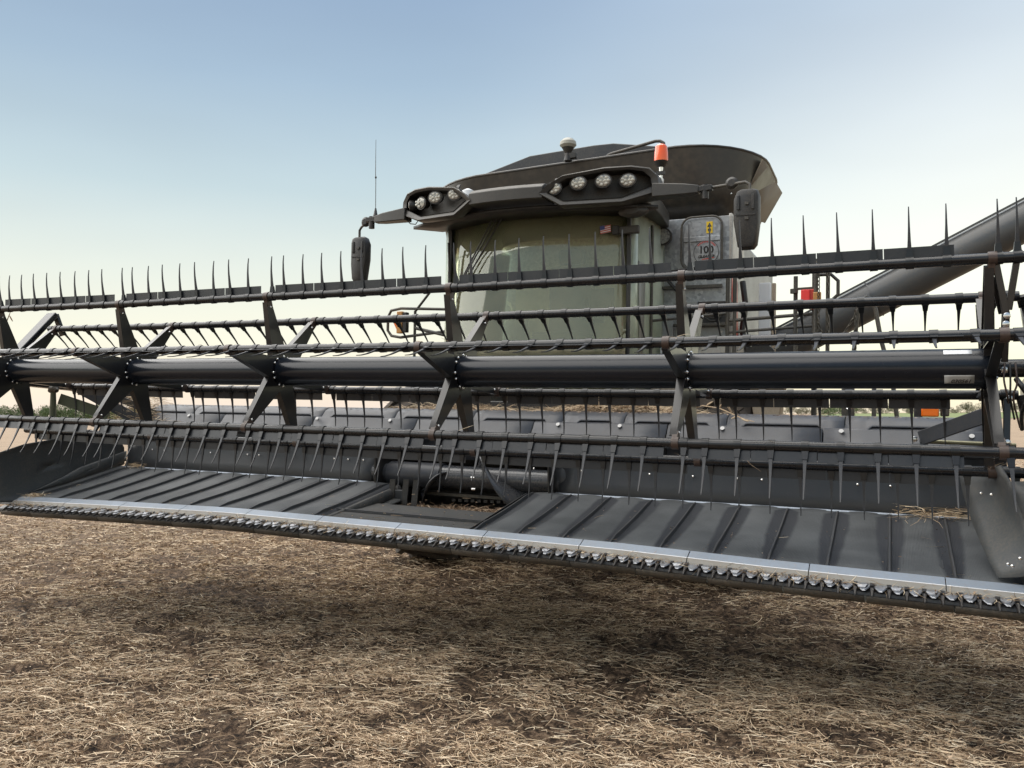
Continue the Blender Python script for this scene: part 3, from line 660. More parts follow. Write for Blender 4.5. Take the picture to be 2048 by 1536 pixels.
# left rear corner: arm foot, olive plate, ball link
part('side_plate', MB().bar((-7.13, 5.25, 1.80), (-6.72, 5.45, 1.64), .012, .10), 'green', H)
part('link_rod', MB().tube([(-7.15, 5.2, 1.86), (-7.15, 5.2, 1.66), (-7.15, 5.2, 1.50)], [.024, .03, .012], 10), 'green', H)
part('link_ball', MB().tube([(-7.20, 5.2, 1.87), (-7.17, 5.2, 1.89), (-7.13, 5.2, 1.89), (-7.10, 5.2, 1.87)], [.02, .035, .035, .02], 12), 'frame', H)
part('corner_brace', MB().bar((-7.05, 5.4, 1.90), (-6.50, 5.75, 1.52), .03, .10), 'grey', H)
part('corner_brace', MB().bar((-6.85, 5.5, 1.86), (-6.38, 5.85, 1.60), .03, .06), 'frame', H)

# hydraulic hoses, fittings and the arm at the right end ------------
part('reel_arm', MB().loft([[(.80-w, y, z-h), (.80+w, y, z-h), (.80+w, y, z+h), (.80-w, y, z+h)] for y, z, w, h in ((4.35, 1.78, .05, .06), (4.9, 1.82, .055, .085), (5.6, 1.80, .055, .09), (6.3, 1.70, .055, .08))]), 'reel', H, bevel=.006)
part('reel_arm', MB().loft([[(-7.42-w, y, z-h), (-7.42+w, y, z-h), (-7.42+w, y, z+h), (-7.42-w, y, z+h)] for y, z, w, h in ((4.35, 2.0, .05, .06), (4.9, 2.02, .055, .085), (5.6, 1.98, .055, .09), (6.3, 1.86, .055, .08))]), 'reel', H, bevel=.006)
part('arm_prop', MB().bar((-7.22, 4.80, 2.12), (-7.22, 5.24, 2.60), .05, .125, up=(1, 0, 0)), 'reel', H, bevel=.008)
part('prop_bracket', MB().bar((-7.20, 5.25, 2.60), (-7.16, 5.30, 2.40), .03, .06, up=(1, 0, 0)), 'reel', H, bevel=.004)
def hose(pts, rad=.011, m='hose', name='hose'):
    P = [Vector(p) for p in pts]; out = []
    for i in range(len(P)-1):
        p0 = P[max(i-1, 0)]; p1 = P[i]; p2 = P[i+1]; p3 = P[min(i+2, len(P)-1)]
        for k in range(6):
            t = k/6; out.append(.5*((2*p1)+(-p0+p2)*t+(2*p0-5*p1+4*p2-p3)*t*t+(-p0+3*p1-3*p2+p3)*t**3))
    out.append(P[-1]); return part(name, MB().tube(out, rad, 8), m, H)
hose([(.60, 4.80, 1.95), (.68, 4.72, 1.86), (.66, 4.70, 1.72), (.60, 4.95, 1.62), (.63, 5.3, 1.5)])
hose([(.63, 4.80, 1.97), (.72, 4.70, 1.88), (.70, 4.72, 1.70), (.63, 4.95, 1.58), (.66, 5.3, 1.46)])
hose([(.56, 4.85, 1.76), (.60, 4.70, 1.66), (.66, 4.75, 1.55), (.64, 5.0, 1.42), (.70, 5.3, 1.3)], .014)
for q_, m_ in enumerate(('bear', 'hose', 'bear')):
    o_ = .022*q_
    hose([(.485+o_, 4.60, 1.83), (.475+o_*1.2, 4.56, 1.75-.01*q_), (.49+o_*.5, 4.57, 1.66), (.50+o_, 4.64, 1.60-.04*q_)], .0045, m_)
for z in (1.985, 1.93):
    part('fitting', MB().tube([(.60, 4.76, z), (.66, 4.76, z)], .017, 6), 'bolt', H, smooth=0)
for x in (.585, .61): part('valve_tube', MB().tube([(x, 4.62, 1.80), (x, 4.62, 1.90)], .006, 6), 'bolt', H)
part('reel_motor', MB().tube([(.60, YR, ZR(.6)), (.80, YR, ZR(.8))], .065, 20), 'black', H)
part('reel_motor', MB().tube([(-7.12, YR, ZR(-7.1)), (-7.40, YR, ZR(-7.3))], .10, 20), 'black', H)
for p in ((.66, 4.62, 1.40), (.69, 4.62, 1.37), (.64, 4.60, 1.34)):
    part('fitting', MB().tube([p, (p[0], p[1], p[2]+.04)], .012, 6), 'bolt', H, smooth=0)

# ------------------------------------------------------------------ the reel
RL = thing('pickup_reel', 'long black pickup reel with six rows of tines turning above the header belts', 'harvester reel', (-3.28, YR, ZR(-3.28)), keep='world')
# main tube, one section per bay
for i in range(5):
    xb, xa = DISC[i]-.012, DISC[i+1]+.012
    rings = []
    for x, k in ((xa, .62), (xa+.05, .86), (xa+.13, 1), (xb-.13, 1), (xb-.05, .86), (xb, .62)):
        rings.append([(x, YR+.102*k*math.cos(t), ZR(x)+.102*k*math.sin(t)) for t in np.linspace(0, 2*math.pi, 49)[:-1]])
    if i >= 1 or True:
        # sections are straight tubes; the flanges sit at the discs
        rings = [[(x, YR+.102*math.cos(t), ZR(x)+.102*math.sin(t)) for t in np.linspace(0, 2*math.pi, 49)[:-1]] for x in (xa, xb)]
    part('reel_tube', MB().loft(rings), 'tube', RL, smooth=40)
# stickers on the tube near the right end (curved to the tube)
def tube_patch(x0, x1, a0, a1, rad, m, name, parent):
    rings = []
    for x in lin(x0, x1, 6): rings.append([(x, YR+rad*math.cos(R(a)), ZR(x)+rad*math.sin(R(a))) for a in lin(a0, a1, 8)])
    return part(name, MB().loft(rings, closed=False), m, parent, thick=.0008)
tube_patch(.228, .355, 118, 138, .1032, 'white', 'sticker', RL)
st = tube_patch(.228, .36, 201, 228, .1032, 'stickgrey', 'sticker', RL)
tm = text_mesh('030561', .030, shear=.35, bold=.0006)
for v in tm.vertices:
    a = R(220)-v.co.y/.1045; x = .300+v.co.x; rr_ = .1045+v.co.z
    v.co = (x, YR+rr_*math.cos(a), ZR(x)+rr_*math.sin(a))
tm.materials.clear(); tm.materials.append(MT['ink'])
part('lettering', tm, None, st)

PH = 107.1
BANG = [PH-60*k for k in range(6)]         # top, rear upper, rear lower, bottom, front lower, front upper
TANG = [94, -45, -84, -98, -117, -166]     # pitch of the tines of each bat
PANG = [90, -4, -86, -95, -108, 188]       # pitch of the sheet paddles
# spokes: tapered folded channel
def spoke_mesh():
    mb = MB(); L0, L1 = .085, RB-.035; w0, w1 = .082, .024
    mb.loft([[(-.004, L0, -w0), (-.004, L0, w0), (.004, L0, w0), (.004, L0, -w0)], [(-.004, L1, -w1), (-.004, L1, w1), (.004, L1, w1), (.004, L1, -w1)]])
    # two folded flanges toward -x
    for s_ in (-1, 1):
        mb.loft([[(-.045, L0, s_*w0), (-.004, L0, s_*w0), (-.004, L0, s_*(w0-.006)), (-.045, L0, s_*(w0-.006))],
                 [(-.036, L1, s_*w1), (-.004, L1, s_*w1), (-.004, L1, s_*(w1-.006)), (-.036, L1, s_*(w1-.006))]])
    return mesh('spoke', mb, 'spoke', smooth=0)
sme = spoke_mesh()
def clampmesh():
    mb = MB(); mb.bar((-.006, -.07, 0), (-.006, -.012, 0), .03, .05, up=(0, 0, 1)); mb.tube([(-.019, 0, 0), (.019, 0, 0)], .034, 18); return mesh('bearing', mb, 'bear', smooth=30)
cme = clampmesh()
bme = boltmesh(.009, .009, (1, 0, 0)); bme2 = boltmesh(.012, .012, (-1, 0, 0))
for i, x in enumerate(DISC):
    z = ZR(x)
    hub = part('reel_disc', MB().tube([(x-.006, YR, z), (x+.006, YR, z)], .120, 12), 'reel', RL)
    for k in range(6):
        a = R(BANG[k]); inst('spoke', sme, hub, (x, YR, z), (a, 0, 0))
        inst('bearing', cme, hub, (x, YR+RB*math.cos(a), z+RB*math.sin(a)), (a, 0, 0))
        for da, rr_ in ((12, .108), (-12, .108)):
            b = a+R(da*1.6); inst('bolt', bme, hub, (x+.006, YR+rr_*math.cos(b), z+rr_*math.sin(b)))
        inst('bolt', bme, hub, (x+.006, YR+(RB-.075)*math.cos(a), z+(RB-.075)*math.sin(a)))
# tine
def tine_mesh():
    mb = MB()
    # clip around the tube
    mb.tube([(-.019, 0, 0), (.019, 0, 0)], .0315, 16)
    mb.loft([[(-.017, .025, -.013), (.017, .025, -.013), (.017, .025, .011), (-.017, .025, .011)], [(-.0125, .072, -.008), (.0125, .072, -.008), (.0125, .072, .006), (-.0125, .072, .006)]])
    me = mesh('tine', mb, 'clip', smooth=30)
    return me
def blade():
    mb = MB(); rings = []
    for y, w, t, s_ in ((.065, .0105, .005, 0), (.11, .0076, .0045, .003), (.18, .0050, .0036, .005), (.24, .0036, .0030, .002), (.285, .0024, .0024, -.005)):
        rings.append([(-w, y, s_-t), (w, y, s_-t), (w, y, s_+t), (-w, y, s_+t)])
    mb.loft(rings); return mb
def full_tine():
    me = tine_mesh(); b = mesh('tine', blade(), 'tine', smooth=25)
    import bmesh
    bm = bmesh.new(); bm.from_mesh(me); n0 = len(bm.faces); bm.from_mesh(b)
    bm.faces.ensure_lookup_table()
    for fc in bm.faces[n0:]: fc.material_index = 1
    for e in bm.edges:
        if len(e.link_faces) == 2 and e.calc_face_angle(0) > R(30): e.smooth = False
    out = bpy.data.meshes.new('tine'); bm.to_mesh(out); bm.free(); out.materials.append(MT['clip']); out.materials.append(MT['tine']); return out
tme = full_tine()
tp = (DISC[0]-DISC[5])/45
for k in range(6):
    a = R(BANG[k]); cy, cz = YR+RB*math.cos(a), RB*math.sin(a)
    xs = [DISC[5]-.10]+DISC[::-1]+[DISC[0]+.17]
    bat = part('bat', MB().tube([(x, cy, ZR(x)+cz) for x in xs], .027, 20), 'reel', RL)
    ta = R(TANG[k]); dy, dz = math.cos(ta), math.sin(ta)
    n = 0
    for j in range(46):
        x = DISC[5]+tp*j + (tp*.5 if k % 2 else 0) - .03
        if min(abs(x-d) for d in DISC) < .045: x += .055
        if x > DISC[0]+.16: continue
        inst('tine', tme, bat, (x, cy, ZR(x)+cz), (ta+random.uniform(-.035, .035), random.uniform(-.02, .02), 0)); n += 1
    inst('tine', tme, bat, (DISC[0]+.105, cy, ZR(.5)+cz), (ta, 0, .02))
    if k == 1: inst('tine', tme, bat, (DISC[5]-.06, cy, ZR(-7)+cz), (ta, 0, 0))
    # sheet paddles between the tines, in short overlapping pieces
    dy, dz = math.cos(R(PANG[k])), math.sin(R(PANG[k])); pn, pz = -dz, dy
    for i in range(5):
        xa, xb = DISC[i+1]+.07, DISC[i]-.06
        if i == 0: xb -= .10
        npc = 4; mb = MB()
        for q in range(npc):
            x0 = xa+(xb-xa)*q/npc+.002; x1 = xa+(xb-xa)*(q+1)/npc-.002
            o1 = .003 if q % 2 else 0
            vs = []
            for x in (x0, x1):
                z = ZR(x)+cz
                for rr_, th in ((.012, 0), (.080, 0)):
                    for s_ in (-1, 1):
                        vs.append((x, cy+dy*rr_+pn*(o1*-1+s_*.0012)*1, z+dz*rr_+pz*(o1*-1+s_*.0012)))
            mb.add(vs, [(0, 1, 3, 2), (4, 6, 7, 5), (0, 4, 5, 1), (2, 3, 7, 6), (0, 2, 6, 4), (1, 5, 7, 3)])
        part('paddle_strip', mb, 'paddle', bat, smooth=0)
# cam links at the right end
for k in range(6):
    a = R(BANG[k]); y, z = YR+RB*math.cos(a), ZR(.6)+RB*math.sin(a); ta = a+R(62)
    p2 = (.645, y+.10*math.cos(R(BANG[k]-75)), z+.10*math.sin(R(BANG[k]-75)))
    part('crank', MB().bar((.625, y, z), p2, .02, .045, up=(1, 0, 0)), 'reel', RL, bevel=.003)
    a2 = R(BANG[k]-18)
    part('cam_link', MB().bar(p2, (.645, YR+.16+.15*math.cos(a2), ZR(.6)+.06+.15*math.sin(a2)), .035, .03, up=(1, 0, 0)), 'spoke', RL, bevel=.003)
part('cam_ring', MB().tube([(.66, YR+.16+.17*math.cos(t), ZR(.6)+.06+.17*math.sin(t)) for t in np.linspace(0, 2*math.pi, 33)], .016, 8, caps=False), 'reel', RL)
for t in np.linspace(0, 2*math.pi, 9)[:-1]:
    inst('bolt', bme, RL, (.672, YR+.16+.17*math.cos(t), ZR(.6)+.06+.17*math.sin(t)))
for p0, p1, w in (((.455, 4.60, 2.355), (.50, 4.62, 2.065), .032), ((.45, 4.66, 2.26), (.485, 4.70, 2.08), .02), ((.55, 4.60, 2.335), (.51, 4.62, 2.09), .03),
                  ((.49, 4.60, 1.66), (.475, 4.55, 1.43), .03), ((.50, 4.62, 2.07), (.49, 4.66, 1.84), .03)):
    part('cam_link', MB().bar(p0, p1, w*.6, w, up=(1, 0, 0)), 'spoke', RL, bevel=.003)
for p in ((.50, 4.60, 2.06), (.495, 4.60, 2.02), (.455, 4.59, 2.34), (.48, 4.55, 1.45), (.50, 4.60, 1.66), (.46, 4.63, 1.95), (.485, 4.63, 1.80)):
    inst('bolt', bm_l, RL, p)
part('shaft', MB().tube([(.44, YR, ZR(.45)), (.62, YR, ZR(.6))], .045, 16), 'reel', RL)
#@@COMBINE
# ------------------------------------------------------------------ the combine (local frame: u = x + 3.1, y as in the world, z up along the machine)
TILT = math.atan(.03)
C = thing('combine_harvester', 'black and silver combine harvester with a curved windshield and orange beacon', 'combine harvester', (-3.1, 8.5, 0), roty=TILT, keep='y'); C.location.x -= .09
# body ---------------------------------------------------------------
def cpart(*a, **k): return part(a[0], a[1], a[2], k.pop('parent', C), **k)
def plate(pts, th=.0): return MB().add(pts, [tuple(range(len(pts)))])
bw = 1.68
cpart('front_wall', MB().box((.34, 8.22, 2.60), (2*bw-.68, .06, 2.0)), 'galv', bevel=.006)
cpart('side_panel', MB().loft([[(bw, 8.19, 1.9), (bw, 8.95, 1.9), (bw, 8.95, 3.30), (bw, 8.78, 3.62), (bw, 8.19, 3.62)], [(bw-.03, 8.19, 1.9), (bw-.03, 8.95, 1.9), (bw-.03, 8.95, 3.30), (bw-.03, 8.78, 3.62), (bw-.03, 8.19, 3.62)]]), 'silver', bevel=.006)
cpart('side_panel', MB().box((-bw, 9.5, 2.4), (.03, 1.8, 1.2)), 'silver')
cpart('decal_stripe', MB().loft([[(bw+.002, 8.20, 2.75), (bw+.002, 8.42, 2.75), (bw+.002, 8.36, 3.0), (bw+.002, 8.20, 3.0)], [(bw+.004, 8.20, 2.75), (bw+.004, 8.42, 2.75), (bw+.004, 8.36, 3.0), (bw+.004, 8.20, 3.0)]]), 'red')
cpart('decal_stripe', MB().loft([[(bw+.002, 8.46, 2.40), (bw+.002, 8.62, 2.40), (bw+.002, 8.50, 3.0), (bw+.002, 8.42, 3.0)], [(bw+.004, 8.46, 2.40), (bw+.004, 8.62, 2.40), (bw+.004, 8.50, 3.0), (bw+.004, 8.42, 3.0)]]), 'red')
cpart('rear_body', MB().box((0, 10.6, 2.7), (3.1, 3.2, 1.9)), 'body', bevel=.05)
cpart('tail_fairing', MB().loft([[(-1.72, 8.6, 2.0), (-1.62, 8.6, 2.0), (-1.62, 8.6, 3.1), (-1.72, 8.6, 2.95)], [(-1.80, 9.4, 2.0), (-1.62, 9.4, 2.0), (-1.62, 9.4, 3.1), (-1.80, 9.4, 2.9)]]), 'silver')
cpart('decal_stripe', MB().loft([[(-1.725, 8.59, 2.62), (-1.62, 8.59, 2.66), (-1.62, 8.59, 3.0), (-1.725, 8.59, 2.9)], [(-1.725, 8.585, 2.62), (-1.62, 8.585, 2.66), (-1.62, 8.585, 3.0), (-1.725, 8.585, 2.9)]]), 'red')
# hatch with rounded pipe frame on the galvanised wall
hx0, hx1, hz0, hz1, hy = 1.22, 1.58, 3.09, 3.57, 8.15
def rrect(x0, x1, z0, z1, r_, y, n=5):
    P = []
    for cx, cz, a0 in ((x1-r_, z1-r_, 0), (x0+r_, z1-r_, 90), (x0+r_, z0+r_, 180), (x1-r_, z0+r_, 270)):
        for k in range(n+1):
            a = R(a0+90*k/n); P.append((cx+r_*math.cos(a), y, cz+r_*math.sin(a)))
    return P
rr_ = rrect(hx0, hx1, hz0, hz1, .08, hy)
hd = cpart('hatch_door', MB().loft([rr_, [(a, b-.02, c) for a, b, c in rr_]]), 'galv', bevel=.004)
cpart('hatch_frame', MB().tube(rrect(hx0-.02, hx1+.02, hz0-.02, hz1+.02, .10, hy-.03)+[rrect(hx0-.02, hx1+.02, hz0-.02, hz1+.02, .10, hy-.03)[0]], .011, 8, caps=False), 'frame')
cpart('hatch_rib', MB().box(((hx0+hx1)/2, hy-.025, 3.37), (.36, .012, .05)), 'galv', parent=hd, bevel=.004)
# yellow warning sticker and round decal on the hatch
ys = cpart('warning_sticker', MB().box((1.475, hy-.024, 3.48), (.062, .003, .115)), 'yellow')
cpart('warning_symbol', MB().loft([[(1.453, hy-.0265, 3.485), (1.497, hy-.0265, 3.485), (1.475, hy-.0265, 3.525)], [(1.453, hy-.028, 3.485), (1.497, hy-.028, 3.485), (1.475, hy-.028, 3.525)]]), 'ink', parent=ys)
cpart('warning_symbol', MB().box((1.475, hy-.027, 3.455), (.03, .002, .022)), 'ink', parent=ys)
DCX, DCZ = 1.445, 3.235
dc = cpart('round_decal', MB().disc((DCX, hy-.024, DCZ), (0, 1, 0), .125, .003, 40), 'galv')
def ring(name, rad, w, m):
    rings = []
    for t in np.linspace(0, 2*math.pi, 49):
        rings.append([(DCX+(rad+d)*math.cos(t), hy-.0262-e, DCZ+(rad+d)*math.sin(t)) for d, e in ((-w/2, 0), (w/2, 0), (w/2, .001), (-w/2, .001))])
    return cpart(name, MB().loft(rings, caps=False), m, parent=dc, smooth=0)
ring('decal_ring', .121, .005, 'ink'); 
def ctext(s_, size, x, y, z, m, par, shear=0, bold=0, arc=None, sy=1.0):
    t = text_mesh(s_, size, shear=shear, bold=bold)
    for v in t.vertices:
        a, b, c = v.co.x, v.co.y*sy, v.co.z
        if arc: # wrap the line on a circle of radius arc
            th = R(90)-a/arc if arc > 0 else R(270)-a/arc
            rad = abs(arc)+(b if arc > 0 else -b); v.co = (x+rad*math.cos(th), y-c, z+rad*math.sin(th))
        else: v.co = (x+a, y-c, z+b)
    t.materials.clear(); t.materials.append(MT[m]); return part('lettering', t, None, par)
ctext('100', .098, DCX, hy-.028, DCZ+.022, 'ink', dc, bold=.003)
ctext('GLEANER', .038, DCX, hy-.028, DCZ-.042, 'ink', dc, shear=.3, bold=.0012)
cpart('underline', MB().bar((DCX-.04, hy-.0275, DCZ-.07), (DCX+.08, hy-.0275, DCZ-.055), .002, .008), 'redink', parent=dc)
# the two curved lines of print are too small to read in the photograph: plain strokes
for a_ in range(38, 143, 9):
    t_ = R(a_); cpart('print_stroke', MB().bar((DCX+.098*math.cos(t_), hy-.0275, DCZ+.098*math.sin(t_)), (DCX+.113*math.cos(t_), hy-.0275, DCZ+.113*math.sin(t_)), .010, .0015, up=(0, 1, 0)), 'redink', parent=dc)
for a_ in range(236, 306, 8):
    t_ = R(a_); cpart('print_stroke', MB().bar((DCX+.096*math.cos(t_), hy-.0275, DCZ+.096*math.sin(t_)), (DCX+.108*math.cos(t_), hy-.0275, DCZ+.108*math.sin(t_)), .007, .0015, up=(0, 1, 0)), 'ink', parent=dc)
# work lamp, gas strut and brackets on the wall
wl = cpart('work_lamp', MB().tube([(1.03, 8.16, 3.41), (1.03, 8.10, 3.41), (1.03, 8.04, 3.405)], [.05, .085, .09], 24), 'black')
cpart('lens', MB().disc((1.03, 8.035, 3.405), (0, 1, 0), .074, .008, 28), 'lens', parent=wl)
cpart('gas_strut', MB().tube([(.98, 8.05, 3.04), (1.48, 8.12, 3.10)], .010, 8), 'black')
cpart('gas_strut', MB().tube([(1.0, 8.1, 3.05), (1.20, 8.12, 2.82)], .016, 8), 'black')
cpart('strut_bracket', MB().box((.97, 8.12, 3.02), (.07, .08, .18)), 'black', bevel=.006)
cpart('lower_ledge', MB().box((1.30, 8.14, 2.90), (.60, .05, .03)), 'frame')
fan = cpart('intake_box', MB().box((1.52, 8.16, 2.64), (.30, .06, .22)), 'black', bevel=.006)
for rd in (.085, .055, .03):
    cpart('fan_ring', MB().tube([(1.52+rd*math.cos(t), 8.12, 2.64+rd*math.sin(t)) for t in np.linspace(0, 2*math.pi, 25)], .006, 6, caps=False), 'frame', parent=fan)
cpart('side_cabinet', MB().box((1.27, 8.17, 2.66), (.18, .05, .20)), 'body', bevel=.004)
cpart('ledge', MB().box((1.42, 8.12, 2.52), (.58, .05, .028)), 'frame', bevel=.003)
cpart('wall_door', MB().box((1.40, 8.17, 2.36), (.52, .03, .28)), 'body', bevel=.006)
cpart('wall_door', MB().box((1.00, 8.17, 2.32), (.24, .03, .60)), 'body', bevel=.006)
cpart('info_plate', MB().box((1.14, 7.95, 2.27), (.15, .006, .11)), 'ink')
cpart('info_plate', MB().box((1.14, 7.955, 2.27), (.19, .004, .17)), 'white')
cpart('white_cover', MB().box((1.90, 8.9, 2.62), (.12, .05, .80)), 'white', bevel=.008)
cpart('white_cover', MB().box((1.985, 8.94, 2.60), (.04, .05, .84)), 'beige', bevel=.008)
cpart('cable_bundle', MB().tube([(1.72, 8.6, 3.0), (1.76, 8.55, 2.75), (1.72, 8.6, 2.5), (1.78, 8.55, 2.3)], .03, 8), 'black')
cpart('chute', MB().loft([[(1.25, 8.0, 2.05), (1.62, 8.0, 2.05), (1.62, 8.0, 2.35), (1.45, 8.0, 2.30)], [(1.25, 8.2, 1.95), (1.66, 8.2, 1.95), (1.66, 8.2, 2.45), (1.35, 8.2, 2.35)]]), 'silver')
# bolts on the wall
for p in [(.98, 2.9), (1.10, 2.9), (.98, 2.45), (1.22, 2.45), (1.60, 2.45), (1.2, 2.2), (1.6, 2.26)]:
    inst('bolt', bm_s, C, (p[0], 8.155, p[1]))

# grain tank -----------------------------------------------------------
def rring(hw, y0, y1, r_, z, zc=0, zb=None, n=6):
    P = []
    zb = z if zb is None else zb
    for cx, cy, a0 in ((hw-r_, y0+r_, 270), (hw-r_, y1-r_, 0), (-hw+r_, y1-r_, 90), (-hw+r_, y0+r_, 180)):
        for k in range(n+1):
            a = R(a0+90*k/n); x = cx+r_*math.cos(a); y = cy+r_*math.sin(a); t = (y-y0)/(y1-y0)
            P.append((x, y, z*(1-t)+zb*t+zc*(1-(x/hw)**2)))
    return P
low = rring(1.63, 8.28, 10.4, .16, 3.62, 0, 3.93, n=9); top = [(x, y, z+.03*x*max(0, 1-(y-8.12)/1.5)) for x, y, z in rring(1.92, 8.12, 10.3, .80, 4.24, .06, 4.27, n=9)]
mid = [tuple((Vector(a)*.5+Vector(b)*.5)+Vector((0, 0, -.01))) for a, b in zip(low, top)]
cpart('grain_tank', MB().loft([low, mid, top, [(x*.985, 9.2+(y-9.2)*.985, z+.012) for x, y, z in top]], caps=False), 'tank', smooth=28, thick=.02)
cpart('tank_rim', MB().tube(top+[top[0]], .016, 8, caps=False), 'tank')
cpart('tank_side_skin', MB().loft([[(1.655, 8.60, 3.70), (1.905, 8.60, 4.24)], [(1.70, 10.25, 3.95), (1.915, 10.1, 4.26)]], closed=False), 'tantank', thick=.012)
for k in range(7): inst('bolt', bm_s, C, (.95+.02*k, 8.10+.02*k, 4.28-.05*k) if k < 3 else (1.45+.05*k, 8.30, 4.2-.09*k))
LID = [(-1.60, 4.60), (-.95, 4.765), (-.12, 4.80), (.12, 4.795), (.45, 4.735), (.95, 4.64), (1.15, 4.40), (-1.75, 4.40)]
cpart('tank_lid', MB().loft([[(a, 9.2, b) for a, b in LID], [(a, 9.45, b+.03) for a, b in LID]]), 'tanklid', bevel=.01)
cpart('tank_cross_sheet', MB().loft([[(-1.75, 8.85, 4.30), (1.6, 8.85, 4.34)], [(-1.5, 9.2, 4.55), (1.1, 9.2, 4.62)]], closed=False), 'tanklid', thick=.012)
# receiver dome on its bracket
gy = 8.0
gm_ = cpart('receiver', MB().tube([(.02, gy, 4.40), (.02, gy, 4.425), (.02, gy, 4.46), (.02, gy, 4.49), (.02, gy, 4.505)], [.065, .088, .084, .055, .02], 24), 'gps')
cpart('receiver_mount', MB().tube([(.02, gy, 4.26), (.02, gy, 4.34), (.02, gy, 4.40)], [.045, .03, .065], 12), 'black', parent=gm_)
cpart('receiver_mount', MB().box((.05, gy, 4.31), (.13, .05, .06)), 'black', parent=gm_, bevel=.006)
cpart('roof_grab_rail', MB().tube([(.36, 8.25, 4.24), (.36, 8.25, 4.325), (.375, 8.25, 4.35), (.41, 8.25, 4.362), (.90, 8.2, 4.425), (.95, 8.2, 4.42), (.985, 8.2, 4.395), (.995, 8.2, 4.35), (.995, 8.2, 4.25)], .017, 10), 'frame')

# cab -----------------------------------------------------------------
def wy(u_): return 6.98+.26*(abs(u_)/.92)**2.4
ug = lin(-.92, .92, 17)
cpart('windshield', MB().loft([[(x, wy(x)+.045-.13*(1-t)**1.3, 1.85+1.68*t) for x in ug] for t in lin(0, 1, 5)], closed=False), 'glass', thick=.006)
for s_ in (-1, 1):
    cpart('cab_pillar', MB().loft([[(s_*.93-.016, 7.22, z), (s_*.93+.016, 7.22, z), (s_*.95+.016, 7.30, z), (s_*.95-.016, 7.30, z)] for z in (1.8, 3.54)]), 'black')
    side = []
    for t in lin(0, 1, 8):
        side.append([(s_*(.965+.045*math.sin(t*1.57)), 7.26+.95*t, z) for z in (1.85, 3.50)])
    cpart('side_window', MB().loft(side, closed=False), 'sideglass' if s_ > 0 else 'clearglass', thick=.006)
    cpart('window_edge', MB().tube([(s_*1.012, 7.72, 1.85), (s_*1.015, 7.72, 3.45)], .014, 8), 'frame')
for s_, w_ in ((-1, .045), (1, .03)):
    cpart('corner_glass', MB().loft([[(s_*.945, 7.235, 1.85), (s_*.945, 7.235, 3.46)], [(s_*(.965+w_), 7.29, 1.85), (s_*(.965+w_), 7.29, 3.46)]], closed=False), 'sideglass', thick=.006)
cpart('door_handle_knob', MB().tube([(1.05, 7.72, 2.62), (1.09, 7.70, 2.62), (1.12, 7.69, 2.62), (1.14, 7.69, 2.62)], [.018, .035, .035, .015], 12), 'black')
cpart('door_panel', MB().loft([[(.985, 7.36, 3.05), (.985, 7.42, 2.10)], [(.99, 7.58, 3.05), (.99, 7.50, 2.10)]], closed=False), 'gps', thick=.01)
cpart('cab_floor', MB().box((0, 7.75, 1.95), (1.8, 1.1, .08)), 'black')
cpart('cab_rear_wall', MB().box((.12, 8.18, 2.45), (1.5, .03, 1.2)), mat('cab_lining_olive', (.50, .47, .33), .85, dust=.4, dustcol=(.17, .16, .10), dscale=1.5))
cpart('cab_headliner', MB().box((0, 7.7, 3.50), (1.85, 1.0, .05)), mat('cab_headliner', (.24, .24, .19), .9))
seat = cpart('seat', MB().box((.05, 7.85, 2.38), (.50, .48, .12)), 'cyan', bevel=.03)
cpart('backrest', MB().loft([[(.05+a*.25, 8.05+.02*z, 2.42+.75*z) for a in (-1, 1)]+[(.05+a*.25, 8.13, 2.42+.75*z) for a in (1, -1)] for z in (0, .5, 1)]), 'cyan', parent=seat, bevel=.03)
cpart('headrest', MB().box((.05, 8.08, 3.26), (.28, .08, .16)), 'cyan', parent=seat, bevel=.03)
cpart('armrest', MB().box((.42, 7.72, 2.58), (.14, .40, .08)), 'black', parent=seat, bevel=.02)
cpart('control_lever', MB().tube([(.42, 7.55, 2.60), (.42, 7.53, 2.72), (.43, 7.52, 2.76)], [.02, .025, .035], 10), 'black')
mon = cpart('monitor', MB().box((.62, 7.42, 2.72), (.26, .04, .19), Matrix.Rotation(R(-20), 3, 'Z')), 'black', bevel=.008)
cpart('buddy_seat', MB().box((-.62, 7.95, 2.42), (.35, .35, .5)), 'cyan', bevel=.04)
sw = cpart('steering_wheel', MB().tube([(-.52+.20*math.cos(t), 7.42+.10*math.sin(t), 2.62+.13*math.sin(t)) for t in np.linspace(0, 2*math.pi, 33)], .019, 10, caps=False), mat('wheel_rim_grey', (.70, .72, .68), .35))
cpart('steering_column', MB().tube([(-.52, 7.44, 2.60), (-.50, 7.38, 2.3), (-.48, 7.30, 1.98)], [.05, .06, .08], 12), 'black', parent=sw)
cpart('wheel_spoke', MB().bar((-.70, 7.42, 2.62), (-.34, 7.42, 2.62), .03, .02), 'black', parent=sw)
cpart('floor_lamp_red', MB().box((-.55, 7.35, 2.06), (.30, .04, .12)), 'red', bevel=.01)
cpart('floor_lamp_red', MB().box((.22, 7.35, 2.06), (.22, .04, .12)), 'red', bevel=.01)
